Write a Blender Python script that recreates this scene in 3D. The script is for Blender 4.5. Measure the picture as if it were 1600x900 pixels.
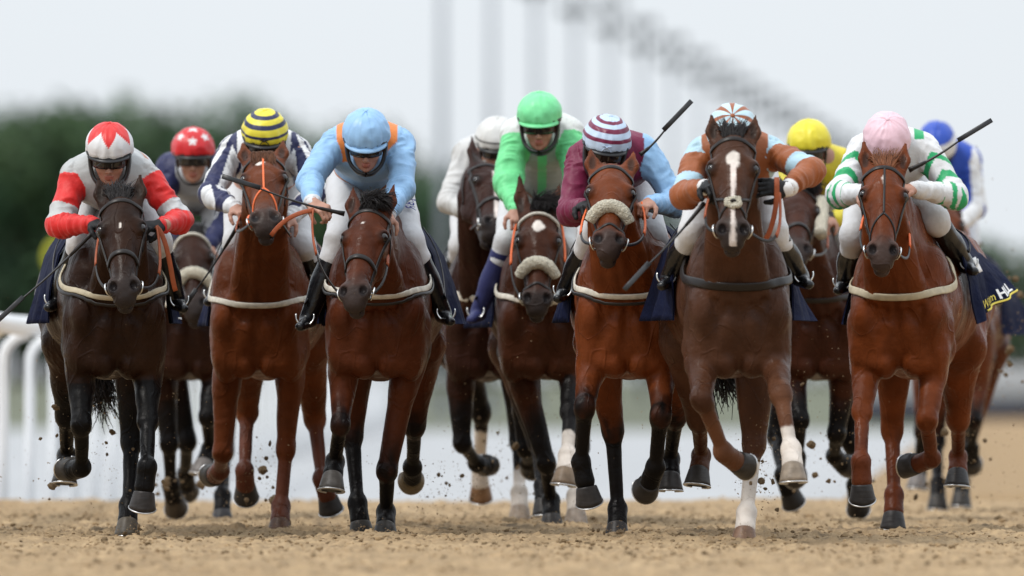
import bpy, math, random, time
import numpy as np
from mathutils import Vector, Matrix
from mathutils.bvhtree import BVHTree
T0 = time.time()
R = math.radians
scene = bpy.context.scene
COL = scene.collection
for o in list(bpy.data.objects): bpy.data.objects.remove(o)

# ------------------------------------------------------------------ camera, sky, sun, exposure
CAM_H, LENS = 0.69, 400.0
F = LENS / 36.0 * 1600.0          # focal length in units of the 1600 px wide photograph
HZ = 613.0                        # row of the horizon
cd = bpy.data.cameras.new('camera'); cam = bpy.data.objects.new('camera', cd); COL.objects.link(cam)
cam.location = (0, 0, CAM_H); cam.rotation_euler = (R(90), 0, 0)
cd.lens = LENS; cd.sensor_width = 36; cd.shift_y = (HZ - 450) / 1600.0
cd.clip_start = 1; cd.clip_end = 9000
cd.dof.use_dof = True; cd.dof.focus_distance = 53.6; cd.dof.aperture_fstop = 2.8
scene.camera = cam
SUN_EL, SUN_AZ = 56.0, 238.0       # high soft sun from the left
world = bpy.data.worlds.new('World'); scene.world = world; world.use_nodes = True
wt = world.node_tree; wt.nodes.clear()
wo = wt.nodes.new('ShaderNodeOutputWorld'); bg = wt.nodes.new('ShaderNodeBackground')
sky = wt.nodes.new('ShaderNodeTexSky'); sky.sky_type = 'NISHITA'; sky.sun_disc = False
sky.sun_elevation = R(SUN_EL); sky.sun_rotation = R(SUN_AZ)
sky.air_density = 1.0; sky.dust_density = 2.5; sky.ozone_density = 1.0
cl = wt.nodes.new('ShaderNodeMix'); cl.data_type = 'RGBA'
cl.inputs[0].default_value = 0.86                       # thin, even cloud cover
cl.inputs[7].default_value = (7.4, 7.85, 8.3, 1)
wn = wt.nodes.new('ShaderNodeTexNoise'); wn.inputs['Scale'].default_value = 5; wn.inputs['Detail'].default_value = 5
wm = wt.nodes.new('ShaderNodeMapRange'); wm.inputs[3].default_value = 0.80; wm.inputs[4].default_value = 0.94
wt.links.new(wn.outputs[0], wm.inputs[0]); wt.links.new(wm.outputs[0], cl.inputs[0])
wt.links.new(sky.outputs[0], cl.inputs[6])
# an overcast sky is brighter overhead than at the horizon
wc = wt.nodes.new('ShaderNodeTexCoord'); wx = wt.nodes.new('ShaderNodeSeparateXYZ'); wr_ = wt.nodes.new('ShaderNodeMapRange')
wr_.inputs[1].default_value = .05; wr_.inputs[2].default_value = 1.0; wr_.inputs[3].default_value = 1.0; wr_.inputs[4].default_value = 2.1
wv = wt.nodes.new('ShaderNodeVectorMath'); wv.operation = 'SCALE'
wt.links.new(wc.outputs['Generated'], wx.inputs[0]); wt.links.new(wx.outputs[2], wr_.inputs[0])
# sky dimmed behind the camera, added to weaken front light on the field
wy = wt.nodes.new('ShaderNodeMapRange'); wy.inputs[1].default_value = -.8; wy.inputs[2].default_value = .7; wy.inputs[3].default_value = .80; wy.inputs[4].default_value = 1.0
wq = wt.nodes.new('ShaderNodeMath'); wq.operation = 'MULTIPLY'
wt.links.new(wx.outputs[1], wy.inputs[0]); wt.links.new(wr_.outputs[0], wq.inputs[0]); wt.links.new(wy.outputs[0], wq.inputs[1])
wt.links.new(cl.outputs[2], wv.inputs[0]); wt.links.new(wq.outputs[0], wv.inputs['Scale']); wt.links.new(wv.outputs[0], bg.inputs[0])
bg.inputs[1].default_value = 0.10
wt.links.new(bg.outputs[0], wo.inputs[0])
sd = bpy.data.lights.new('sun', 'SUN'); sun = bpy.data.objects.new('sun', sd); COL.objects.link(sun)
sd.energy = 1.5; sd.angle = R(10); sd.color = (1.0, 0.965, 0.91)
# nishita: rotation 0 = sun towards +Y, turning clockwise seen from above
sv = Vector((math.sin(R(SUN_AZ)) * math.cos(R(SUN_EL)), math.cos(R(SUN_AZ)) * math.cos(R(SUN_EL)), math.sin(R(SUN_EL))))
sun.rotation_euler = sv.to_track_quat('Z', 'Y').to_euler(); sun.location = sv * 100
vs = scene.view_settings
vs.view_transform = 'Standard'; vs.look = 'None'; vs.gamma = 1; vs.use_curve_mapping = False; vs.exposure = 0.27
scene.render.engine = 'CYCLES'
scene.cycles.max_bounces = 5; scene.cycles.diffuse_bounces = 3; scene.cycles.glossy_bounces = 2
scene.cycles.use_denoising = True
scene.cycles.sample_clamp_indirect = 4

# ------------------------------------------------------------------ helpers
def W(px, py, d):
    "world point seen at pixel px,py of the 1600x900 photograph at depth d"
    return np.array([(px - 800) * d / F, d, CAM_H + (HZ - py) * d / F])
def unit(v):
    v = np.asarray(v, float); return v / max(np.linalg.norm(v), 1e-9)
V = lambda *a: np.array(a, float)

def tag(o, label=None, cat=None, group=None, kind=None):
    if label: o['label'] = label
    if cat: o['category'] = cat
    if group: o['group'] = group
    if kind: o['kind'] = kind
    return o
def empty(name, loc):
    o = bpy.data.objects.new(name, None); o.location = loc; o.empty_display_size = .2
    COL.objects.link(o); return o
def mesh_obj(name, verts, faces, mat, parent=None, origin=None, col=None, smooth=True, cuts=None):
    """verts in world space; origin subtracted so that the mesh sits under its parent"""
    verts = np.asarray(verts, float)
    if origin is None: origin = np.zeros(3)
    me = bpy.data.meshes.new(name)
    vv = (verts - np.asarray(origin)).astype(np.float32)
    if isinstance(faces, np.ndarray):
        n, k = faces.shape
        me.vertices.add(len(vv)); me.vertices.foreach_set('co', vv.ravel())
        me.loops.add(n * k); me.loops.foreach_set('vertex_index', faces.astype(np.int32).ravel())
        me.polygons.add(n)
        me.polygons.foreach_set('loop_start', np.arange(0, n * k, k, dtype=np.int32))
        me.polygons.foreach_set('loop_total', np.full(n, k, dtype=np.int32))
        me.update(calc_edges=True)
    else:
        me.from_pydata(vv.tolist(), [], faces); me.update()
    if smooth: me.polygons.foreach_set('use_smooth', [True] * len(me.polygons))
    if col is not None:
        ca = me.color_attributes.new('Col', 'FLOAT_COLOR', 'POINT')
        c4 = np.ones((len(vv), 4), np.float32); c4[:, :3] = col
        ca.data.foreach_set('color', c4.ravel())
    me.materials.append(mat)
    o = bpy.data.objects.new(name, me); COL.objects.link(o)
    if parent is not None: o.parent = parent
    return o

class MB:
    "collects simple shapes into one mesh"
    def __init__(s): s.v = []; s.f = []
    def add(s, v, f):
        n = len(s.v); s.v += [tuple(p) for p in v]; s.f += [tuple(i + n for i in q) for q in f]; return s
    def tube(s, pts, rad, n=8, caps=True):
        pts = [np.asarray(p, float) for p in pts]
        if np.isscalar(rad): rad = [rad] * len(pts)
        up = None; vs_ = []; fs = []
        for i, p in enumerate(pts):
            t = unit(pts[min(i + 1, len(pts) - 1)] - pts[max(i - 1, 0)])
            if up is None:
                up = V(0, 0, 1) if abs(t[2]) < .9 else V(1, 0, 0)
            a = unit(up - t * np.dot(up, t)); b = np.cross(t, a); up = a
            for k in range(n):
                q = 2 * math.pi * k / n
                vs_.append(p + rad[i] * (math.cos(q) * a + math.sin(q) * b))
        for i in range(len(pts) - 1):
            for k in range(n):
                k2 = (k + 1) % n
                fs.append((i * n + k, i * n + k2, (i + 1) * n + k2, (i + 1) * n + k))
        if caps:
            fs.append(tuple(range(n))[::-1]); fs.append(tuple((len(pts) - 1) * n + k for k in range(n)))
        return s.add(vs_, fs)
    def strap(s, pts, nrm, width, th):
        "flat ribbon laid on a surface: pts with outward normals"
        vs_ = []; fs = []; m = 8
        pts = [np.asarray(p, float) for p in pts]
        for i, p in enumerate(pts):
            t = unit(pts[min(i + 1, len(pts) - 1)] - pts[max(i - 1, 0)])
            n = unit(nrm[i] - t * np.dot(nrm[i], t)); b = np.cross(t, n)
            for k in range(m):
                q = 2 * math.pi * (k + .5) / m
                cx = math.copysign(abs(math.cos(q)) ** .5, math.cos(q)) * width / 2
                cy = math.copysign(abs(math.sin(q)) ** .7, math.sin(q)) * th / 2
                vs_.append(p + b * cx + n * (cy + th * .45))
        for i in range(len(pts) - 1):
            for k in range(m):
                k2 = (k + 1) % m
                fs.append((i * m + k, i * m + k2, (i + 1) * m + k2, (i + 1) * m + k))
        fs.append(tuple(range(m))[::-1]); fs.append(tuple((len(pts) - 1) * m + k for k in range(m)))
        return s.add(vs_, fs)
    def box(s, c, size, ax=None):
        c = np.asarray(c, float); A = np.eye(3) if ax is None else np.asarray(ax)
        v = [c + A[0] * x * size[0] / 2 + A[1] * y * size[1] / 2 + A[2] * z * size[2] / 2 for x in (-1, 1) for y in (-1, 1) for z in (-1, 1)]
        return s.add(v, [(0, 1, 3, 2), (4, 6, 7, 5), (0, 4, 5, 1), (2, 3, 7, 6), (0, 2, 6, 4), (1, 5, 7, 3)])
    def ball(s, c, r, ax=None, n=12):
        c = np.asarray(c, float); A = np.eye(3) if ax is None else np.asarray(ax)
        r = (r, r, r) if np.isscalar(r) else r
        v = [c + A[2] * r[2]]; f = []
        for i in range(1, n):
            th = math.pi * i / n
            for k in range(n * 2):
                ph = math.pi * k / n
                v.append(c + A[0] * r[0] * math.sin(th) * math.cos(ph) + A[1] * r[1] * math.sin(th) * math.sin(ph) + A[2] * r[2] * math.cos(th))
        v.append(c - A[2] * r[2]); m = n * 2
        for k in range(m): f.append((0, 1 + k, 1 + (k + 1) % m))
        for i in range(n - 2):
            for k in range(m):
                a = 1 + i * m + k; b = 1 + i * m + (k + 1) % m; f.append((a, a + m, b + m, b))
        l = len(v) - 1
        for k in range(m): f.append((l, l - m + (k + 1) % m, l - m + k))
        return s.add(v, f)
    def ring(s, c, r, th, ax, n=16, arc=(0, 360)):
        pts = [np.asarray(c) + ax[0] * r * math.cos(R(a)) + ax[1] * r * math.sin(R(a)) for a in np.linspace(arc[0], arc[1], n + 1)]
        return s.tube(pts, th, 6)
    def build(s, name, mat, parent=None, origin=None, smooth=True, col=None):
        return mesh_obj(name, np.array(s.v), s.f, mat, parent, origin, col=col, smooth=smooth)

def bez(a, b, c, d, n=14):
    a, b, c, d = map(lambda p: np.asarray(p, float), (a, b, c, d))
    return [a * (1 - t) ** 3 + 3 * b * t * (1 - t) ** 2 + 3 * c * t * t * (1 - t) + d * t ** 3 for t in np.linspace(0, 1, n)]
def smooth_path(pts, n=6):
    "Catmull-Rom through pts"
    pts = [np.asarray(p, float) for p in pts]; P = [pts[0]] + pts + [pts[-1]]; out = []
    for i in range(1, len(P) - 2):
        for k in range(n):
            t = k / n
            out.append(.5 * ((2 * P[i]) + (-P[i-1] + P[i+1]) * t + (2*P[i-1] - 5*P[i] + 4*P[i+1] - P[i+2]) * t*t + (-P[i-1] + 3*P[i] - 3*P[i+1] + P[i+2]) * t**3))
    out.append(pts[-1]); return out

# value noise
def _h(ix, iy, iz, seed):
    n = (ix * 374761393 + iy * 668265263 + iz * 2147483647 + seed * 1274126177) & 0xffffffff
    n = ((n ^ (n >> 13)) * 1274126177) & 0xffffffff
    n = ((n ^ (n >> 16)) * 2246822519) & 0xffffffff
    return ((n ^ (n >> 15)) & 0xffff) / 65535.0
def vnoise(x, y, z, seed=0):
    x, y, z = np.broadcast_arrays(x, y, z)
    ix = np.floor(x).astype(np.int64); iy = np.floor(y).astype(np.int64); iz = np.floor(z).astype(np.int64)
    fx = x - ix; fy = y - iy; fz = z - iz
    fx = fx * fx * (3 - 2 * fx); fy = fy * fy * (3 - 2 * fy); fz = fz * fz * (3 - 2 * fz)
    r = 0
    for a in (0, 1):
        for b in (0, 1):
            for c in (0, 1):
                r = r + _h(ix + a, iy + b, iz + c, seed) * (fx if a else 1 - fx) * (fy if b else 1 - fy) * (fz if c else 1 - fz)
    return r * 2 - 1
def sstep(a, b, x):
    t = np.clip((x - a) / (b - a), 0, 1); return t * t * (3 - 2 * t)

# ------------------------------------------------------------------ signed-distance bodies, meshed by surface nets
class Body:
    def __init__(s): s.p = []
    def cone(s, a, b, ra, rb, k=.03, side=None, sq=1.0, op='+', id=None):
        s.p.append(dict(t='c', a=np.asarray(a, float), b=np.asarray(b, float), ra=ra, rb=rb, k=k, side=None if side is None else unit(side), sq=sq, op=op, id=id)); return s
    def ell(s, c, r, ax=None, k=.03, op='+', id=None):
        s.p.append(dict(t='e', c=np.asarray(c, float), r=np.asarray(r, float), ax=np.eye(3) if ax is None else np.asarray(ax, float), k=k, op=op, id=id)); return s
    @staticmethod
    def dist(q, X, Y, Z):
        if q['t'] == 'c':
            a, b = q['a'], q['b']; ba = b - a; L2 = max(float(ba @ ba), 1e-9)
            px, py, pz = X - a[0], Y - a[1], Z - a[2]
            t = np.clip((px * ba[0] + py * ba[1] + pz * ba[2]) / L2, 0, 1)
            vx, vy, vz = px - t * ba[0], py - t * ba[1], pz - t * ba[2]
            if q['side'] is not None and q['sq'] != 1:
                sx = q['side']; c = (vx * sx[0] + vy * sx[1] + vz * sx[2]) * (1 / q['sq'] - 1)
                vx = vx + sx[0] * c; vy = vy + sx[1] * c; vz = vz + sx[2] * c
            d = np.sqrt(vx * vx + vy * vy + vz * vz) - (q['ra'] + (q['rb'] - q['ra']) * t)
            if q['sq'] < 1: d = d * q['sq']
            return d
        c, r, A = q['c'], q['r'], q['ax']
        px, py, pz = X - c[0], Y - c[1], Z - c[2]
        k0 = 0; k1 = 0
        for i in range(3):
            u = (px * A[i][0] + py * A[i][1] + pz * A[i][2]) / r[i]
            k0 = k0 + u * u; k1 = k1 + (u / r[i]) ** 2
        k0 = np.sqrt(k0); return k0 * (k0 - 1) / np.sqrt(k1 + 1e-9)
    @staticmethod
    def bbox(q, m):
        if q['t'] == 'c':
            r = max(q['ra'], q['rb']) * max(1, q['sq']) + m
            return np.minimum(q['a'], q['b']) - r, np.maximum(q['a'], q['b']) + r
        e = np.sqrt(((q['ax'] * q['r'][:, None]) ** 2).sum(0)) + m
        return q['c'] - e, q['c'] + e
    def mesh(s, h):
        bb = [s.bbox(q, .02) for q in s.p if q['op'] == '+']
        lo = np.min([b[0] for b in bb], 0) - 2 * h; hi = np.max([b[1] for b in bb], 0) + 2 * h
        n = np.ceil((hi - lo) / h).astype(int) + 1
        D = np.full(n, 1.0, np.float32)
        ax = [(lo[i] + h * np.arange(n[i])).astype(np.float32) for i in range(3)]
        for q in s.p:
            k = q['k']; b0, b1 = s.bbox(q, k + 3 * h)
            i0 = np.clip(np.floor((b0 - lo) / h).astype(int), 0, n); i1 = np.clip(np.ceil((b1 - lo) / h).astype(int) + 1, 0, n)
            if (i1 <= i0).any(): continue
            sl = tuple(slice(i0[i], i1[i]) for i in range(3))
            X = ax[0][sl[0]][:, None, None]; Y = ax[1][sl[1]][None, :, None]; Z = ax[2][sl[2]][None, None, :]
            d = s.dist(q, X, Y, Z).astype(np.float32); S = D[sl]
            if q['op'] == '+':
                g = np.maximum(k - np.abs(S - d), 0); D[sl] = np.minimum(S, d) - g * g / (4 * k)
            else:
                g = np.maximum(k - np.abs(S + d), 0); D[sl] = np.maximum(S, -d) + g * g / (4 * k)
        return nets(D, lo, h)
    def owner(s, P):
        "nearest primitive (index into p) and the parameter along it, for vertices"
        best = np.full(len(P), 9.0); idx = np.zeros(len(P), int); par = np.zeros(len(P))
        for i, q in enumerate(s.p):
            if q['op'] != '+': continue
            d = s.dist(q, P[:, 0], P[:, 1], P[:, 2]); m = d < best
            best[m] = d[m]; idx[m] = i
            if q['t'] == 'c':
                ba = q['b'] - q['a']; t = np.clip(((P - q['a']) @ ba) / max(ba @ ba, 1e-9), 0, 1); par[m] = t[m]
        return idx, par
def nets(D, lo, h):
    S = (D < 0)
    u = S.astype(np.uint8)
    c = u[:-1] + u[1:]; c = c[:, :-1] + c[:, 1:]; c = c[:, :, :-1] + c[:, :, 1:]
    act = (c > 0) & (c < 8)
    I = np.argwhere(act); idx = np.full(act.shape, -1, np.int32); idx[act] = np.arange(len(I))
    vals = {}
    for a in (0, 1):
        for b in (0, 1):
            for d in (0, 1): vals[(a, b, d)] = D[I[:, 0] + a, I[:, 1] + b, I[:, 2] + d]
    acc = np.zeros((len(I), 3)); cnt = np.zeros(len(I))
    for axis in range(3):
        o = [i for i in range(3) if i != axis]
        for u_ in (0, 1):
            for v_ in (0, 1):
                k0 = [0, 0, 0]; k0[o[0]] = u_; k0[o[1]] = v_; k1 = list(k0); k1[axis] = 1
                d0 = vals[tuple(k0)]; d1 = vals[tuple(k1)]; m = (d0 < 0) != (d1 < 0)
                t = np.where(m, d0 / np.where(m, d0 - d1, 1), 0)
                p = np.zeros((len(I), 3)); p[:, o[0]] = u_; p[:, o[1]] = v_; p[:, axis] = t
                acc += p * m[:, None]; cnt += m
    Vt = lo + h * (I + acc / cnt[:, None])
    quads = []
    for axis in range(3):
        sl0 = [slice(1, -1)] * 3; sl1 = [slice(1, -1)] * 3; sl0[axis] = slice(0, -1); sl1[axis] = slice(1, None)
        a = S[tuple(sl0)]; b = S[tuple(sl1)]
        E = np.argwhere(a != b); fl = a[E[:, 0], E[:, 1], E[:, 2]]
        o = [(axis + 1) % 3, (axis + 2) % 3]
        G = E.copy()
        for i in o: G[:, i] += 1
        def cell(du, dv):
            C = G.copy(); C[:, o[0]] -= du; C[:, o[1]] -= dv
            return idx[C[:, 0], C[:, 1], C[:, 2]]
        q = np.stack([cell(1, 1), cell(0, 1), cell(0, 0), cell(1, 0)], 1)
        q[~fl] = q[~fl][:, ::-1]; quads.append(q)
    return Vt, np.concatenate(quads)
def vnormals(Vt, Q):
    e1 = Vt[Q[:, 2]] - Vt[Q[:, 0]]; e2 = Vt[Q[:, 3]] - Vt[Q[:, 1]]; fn = np.cross(e1, e2)
    N = np.zeros_like(Vt)
    for k in range(4):
        for c in range(3): N[:, c] += np.bincount(Q[:, k], fn[:, c], len(Vt))
    return N / np.maximum(np.linalg.norm(N, axis=1), 1e-12)[:, None]
def relax(Vt, Q, it=1, lam=.5):
    for _ in range(it):
        A = np.zeros_like(Vt); n = np.zeros(len(Vt))
        for k in range(4):
            for j in (1, 3):
                a = Q[:, k]; b = Q[:, (k + j) % 4]
                for c in range(3): A[:, c] += np.bincount(a, Vt[b, c], len(Vt))
                n += np.bincount(a, minlength=len(Vt))
        Vt = Vt + lam * (A / np.maximum(n, 1)[:, None] - Vt)
    return Vt

# ------------------------------------------------------------------ materials
def mat(name, color=None, rough=.6, spec=.4, metal=0, bump=0, bscale=50, bdist=.01, var=0, vscale=8, coat=0, sheen=0, stretch=None, var2=None, emis=None):
    m = bpy.data.materials.new(name); m.use_nodes = True; nt = m.node_tree; b = nt.nodes['Principled BSDF']
    b.inputs['Roughness'].default_value = rough; b.inputs['Specular IOR Level'].default_value = spec
    b.inputs['Metallic'].default_value = metal; b.inputs['Coat Weight'].default_value = coat
    b.inputs['Coat Roughness'].default_value = .25
    b.inputs['Sheen Weight'].default_value = sheen
    tc = nt.nodes.new('ShaderNodeTexCoord'); vec = tc.outputs['Object']
    if stretch:
        mp = nt.nodes.new('ShaderNodeMapping'); mp.inputs['Scale'].default_value = stretch
        nt.links.new(vec, mp.inputs[0]); vec = mp.outputs[0]
    if color is None:
        at = nt.nodes.new('ShaderNodeAttribute'); at.attribute_name = 'Col'; src = at.outputs['Color']
    else:
        rgb = nt.nodes.new('ShaderNodeRGB'); rgb.outputs[0].default_value = (*color, 1); src = rgb.outputs[0]
    if var:
        n = nt.nodes.new('ShaderNodeTexNoise'); n.inputs['Scale'].default_value = vscale; n.inputs['Detail'].default_value = 6
        nt.links.new(tc.outputs['Object'], n.inputs[0])
        mr = nt.nodes.new('ShaderNodeMapRange'); mr.inputs[1].default_value = .3; mr.inputs[2].default_value = .7
        mr.inputs[3].default_value = 1 - var; mr.inputs[4].default_value = 1 + var
        nt.links.new(n.outputs[0], mr.inputs[0])
        mx = nt.nodes.new('ShaderNodeVectorMath'); mx.operation = 'SCALE'
        nt.links.new(src, mx.inputs[0]); nt.links.new(mr.outputs[0], mx.inputs['Scale']); src = mx.outputs[0]
    nt.links.new(src, b.inputs['Base Color'])
    if bump:
        n = nt.nodes.new('ShaderNodeTexNoise'); n.inputs['Scale'].default_value = bscale; n.inputs['Detail'].default_value = 5
        nt.links.new(vec, n.inputs[0])
        bp = nt.nodes.new('ShaderNodeBump'); bp.inputs['Strength'].default_value = bump; bp.inputs['Distance'].default_value = bdist
        nt.links.new(n.outputs[0], bp.inputs['Height']); nt.links.new(bp.outputs[0], b.inputs['Normal'])
    return m
M = {}
M['coat'] = mat('horse_coat', None, .34, .09, bump=.5, bscale=26, bdist=.012, var=.28, vscale=7)
def coat_detail(m):
    "sweat: uneven gloss; veins and short hair in the relief; fine speckle of thrown sand"
    nt = m.node_tree; b = nt.nodes['Principled BSDF']; tc = [n for n in nt.nodes if n.type == 'TEX_COORD'][0].outputs['Object']
    def noise(s, d=4, dist=0, st=None):
        n = nt.nodes.new('ShaderNodeTexNoise'); n.inputs['Scale'].default_value = s; n.inputs['Detail'].default_value = d; n.inputs['Distortion'].default_value = dist
        v = tc
        if st: mp = nt.nodes.new('ShaderNodeMapping'); mp.inputs['Scale'].default_value = st; nt.links.new(tc, mp.inputs[0]); v = mp.outputs[0]
        nt.links.new(v, n.inputs[0]); return n.outputs[0]
    def mr(src, a, b_, c, d):
        n = nt.nodes.new('ShaderNodeMapRange'); nt.links.new(src, n.inputs[0])
        for i, x in enumerate((a, b_, c, d)): n.inputs[i + 1].default_value = x
        return n.outputs[0]
    def ma(op, x, y):
        n = nt.nodes.new('ShaderNodeMath'); n.operation = op
        for i, q in enumerate((x, y)):
            if isinstance(q, (int, float)): n.inputs[i].default_value = q
            else: nt.links.new(q, n.inputs[i])
        return n.outputs[0]
    nt.links.new(mr(noise(9, 5), .35, .65, .24, .50), b.inputs['Roughness'])
    vein = mr(ma('ABSOLUTE', ma('SUBTRACT', noise(5.5, 1, .8, (1, 1, .55)), .5), 0), 0, .022, 1, 0)
    hair = noise(150, 3, 0, (1, 1, .22)); h = ma('ADD', ma('MULTIPLY', vein, .55), ma('MULTIPLY', hair, .22))
    old = b.inputs['Normal'].links[0].from_node
    bp = nt.nodes.new('ShaderNodeBump'); bp.inputs['Strength'].default_value = .55; bp.inputs['Distance'].default_value = .008
    nt.links.new(h, bp.inputs['Height']); nt.links.new(old.outputs[0], bp.inputs['Normal']); nt.links.new(bp.outputs[0], b.inputs['Normal'])
    src = b.inputs['Base Color'].links[0].from_socket; mx = nt.nodes.new('ShaderNodeMix'); mx.data_type = 'RGBA'
    nt.links.new(mr(noise(95, 2), .73, .78, 0, .3), mx.inputs[0]); nt.links.new(src, mx.inputs[6]); mx.inputs[7].default_value = (.25, .17, .10, 1)
    nt.links.new(mx.outputs[2], b.inputs['Base Color'])
coat_detail(M['coat'])
M['silk'] = mat('racing_silk', None, .50, .3, bump=.45, bscale=7, bdist=.05, var=.05, vscale=14, sheen=.1, stretch=(1, 1.6, .8))
M['cap'] = mat('cap_silk', None, .40, .4, bump=.45, bscale=5, bdist=.03, var=.04, vscale=20)
M['skin'] = mat('skin', None, .5, .4, bump=.15, bscale=80, bdist=.002, var=.06, vscale=30)
M['breeches'] = mat('breeches', (.60, .60, .61), .55, .3, bump=.5, bscale=8, bdist=.035, var=.06, vscale=9)
M['boot'] = mat('boot_leather', (.006, .006, .007), .25, .35, bump=.5, bscale=14, bdist=.012)
M['gaiter'] = mat('gaiter', (.03, .035, .12), .6, .3, bump=.4, bscale=14, bdist=.012)
M['glove'] = mat('glove', (.009, .009, .010), .6, .25, bump=.3, bscale=70, bdist=.003)
M['leather'] = mat('bridle_leather', (.012, .009, .008), .4, .3, bump=.2, bscale=90, bdist=.002)
M['tan_rein'] = mat('rein_rubber', (.32, .075, .025), .55, .4, bump=.5, bscale=160, bdist=.003, var=.15, vscale=25)
M['orange'] = mat('orange_strap', (.75, .14, .03), .5, .4)
M['metal'] = mat('steel', (.7, .7, .68), .28, .5, metal=1)
M['white_strap'] = mat('white_strap', (.58, .54, .46), .6, .3, var=.22, vscale=30)
M['cream_strap'] = mat('cream_strap', (.46, .40, .28), .6, .4, var=.15, vscale=30)
M['sheepskin'] = mat('sheepskin', (.70, .64, .50), .95, .1, bump=1, bscale=130, bdist=.03, var=.18, vscale=70, sheen=.3)
M['navy_cloth'] = mat('navy_cloth', (.005, .008, .030), .8, .12, bump=1, bscale=7, bdist=.04, var=.15, vscale=12)
M['black_cloth'] = mat('black_cloth', (.01, .01, .012), .7, .3, bump=.5, bscale=9, bdist=.02)
M['tan_cloth'] = mat('tan_cloth', (.42, .28, .17), .8, .3, bump=.5, bscale=20, bdist=.01)
M['hair'] = mat('horse_hair', None, .45, .2)
M['eye'] = mat('eye', (.008, .005, .004), .06, .6)
M['lens'] = mat('goggle_lens', (.02, .018, .018), .12, .6)
M['frame'] = mat('goggle_frame', (.01, .01, .011), .4, .5)
M['hoof'] = mat('hoof_horn', None, .42, .22, bump=.6, bscale=30, bdist=.004, var=.3, vscale=25, stretch=(.4, .4, 3))
M['shoe'] = mat('horseshoe', (.62, .62, .62), .35, .5, metal=1, var=.2, vscale=60)
M['whip'] = mat('whip', (.012, .012, .013), .42, .5)
M['yellow_text'] = mat('yellow_letters', (.75, .62, .10), .6)
M['white_text'] = mat('white_letters', (.8, .8, .8), .6)
M['blue_text'] = mat('navy_letters', (.02, .025, .16), .6)
M['clod'] = mat('sand_clod', (.27, .19, .11), .9, .2, bump=1, bscale=120, bdist=.01, var=.3, vscale=60)
# ------------------------------------------------------------------ the setting
M['sand'] = mat('sand', None, .95, .15, bump=1, bscale=55, bdist=.012, var=.20, vscale=7)
M['grass'] = mat('grass', (.120, .128, .088), .9, .2, bump=.6, bscale=2, bdist=.2, var=.35, vscale=.15)
M['road'] = mat('pale_surface', (.35, .355, .36), .7, .3, var=.12, vscale=.4, bump=.2, bscale=4)
M['rail'] = mat('white_rail', (.80, .81, .82), .35, .5, var=.04, vscale=3)
M['pole'] = mat('galvanised_pole', (.25, .27, .30), .5, .5, var=.1, vscale=2)
M['lamp'] = mat('lamp_housing', (.09, .10, .11), .5, .3)
M['leaf'] = mat('leaves', None, .7, .3)
M['bark'] = mat('bark', (.07, .05, .035), .9, .2, bump=.6, bscale=8, bdist=.05)
def edge(d): return 2.05 + (d - 71.5) * .0416        # left edge of the sand beyond the bend
def fbm_sand(x, y):
    z = np.zeros_like(x)
    big = vnoise(x * 1.3, y * .8, 0, 1) * .012 + vnoise(x * 3.1, y * 1.6, 0, 2) * .010
    n1 = vnoise(x * 9, y * 5, 0, 3); n2 = vnoise(x * 21, y * 9, 0, 4); n3 = vnoise(x * 48, y * 22, 0, 5)
    z = big + n1 * .008 + np.maximum(n2, 0) ** 1.3 * .017 + np.maximum(n3, 0) * .014
    return z, n2, n3
xs = np.concatenate([[-60, -30, -15, -8, -5], np.arange(-3.9, 3.9, .0115), [4.5, 6, 9, 15, 30, 260]])
ys = np.concatenate([[-30, 0, 20, 34], np.arange(41.5, 60, .030), np.arange(60, 71.5, .055), [71.5]])
X, Y = np.meshgrid(xs, ys); fade = sstep(-4.6, -3.6, X) * sstep(4.6, 3.6, X) * sstep(38, 42, Y)
zz, n2, n3 = fbm_sand(X, Y)
# trodden, churned band where the field runs
chn = np.exp(-((Y - 56.0) / 3.2) ** 2); zz = zz * (1 + .25 * chn); Z = zz * fade
tone = .5 + .5 * vnoise(X * 4, Y * 2, 0, 8); spk = sstep(.25, .75, vnoise(X * 30, Y * 12, 0, 12)); fib = sstep(.35, .8, vnoise(X * 12, Y * 5, 0, 15))
c0 = np.array((.325, .225, .125)); c1 = np.array((.39, .28, .162)); c2 = np.array((.13, .095, .060))
cc = c0 + (c1 - c0) * tone[..., None]; w_ = (np.clip(spk * .30 + fib * (.22 + .5 * chn), 0, .85))[..., None]; cc = cc * (1 - w_) + c2 * w_
nY, nX = X.shape; ii = (np.arange(nY - 1)[:, None] * nX + np.arange(nX - 1)[None, :]).ravel()
Qs = np.stack([ii, ii + 1, ii + nX + 1, ii + nX], 1)
Vs = np.stack([X, Y, Z], -1).reshape(-1, 3); Cs = cc.reshape(-1, 3)
# the course bends away to the right; its left edge drops to the pale apron
ds_ = [71.5, 80, 100, 140, 200, 290]; n0 = len(Vs); ev = []; 
for d in ds_: ev += [(edge(d), d, -.3), (edge(d), d, 0.0), (edge(d) + 4, d, 0.0), (260, d, 0.0)]
lf = [(-60, 71.5, 0), (-60, 71.5, -.3), (edge(71.5), 71.5, -.3)]
eq = [(n0 + i * 4 + k, n0 + i * 4 + k + 1, n0 + i * 4 + k + 5, n0 + i * 4 + k + 4) for i in range(len(ds_) - 1) for k in range(3)]
n1_ = n0 + len(ev); eq.append((n1_, n1_ + 1, n1_ + 2, n0 + 1))
Vs = np.concatenate([Vs, ev, lf]); Cs = np.concatenate([Cs, np.tile(c0, (len(ev) + len(lf), 1))])
Qs = np.concatenate([Qs, np.array(eq)])
tag(mesh_obj('sand_track', Vs, Qs, M['sand'], col=Cs), kind='structure')
gx = [-3000, -400, -60, 0, 60, 400, 3000]; gy = [-60, 60, 332, 420, 650, 1200, 5000]; gz = [-.32, -.32, -.32, .10, 1.2, 2.0, 2.2]
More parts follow.
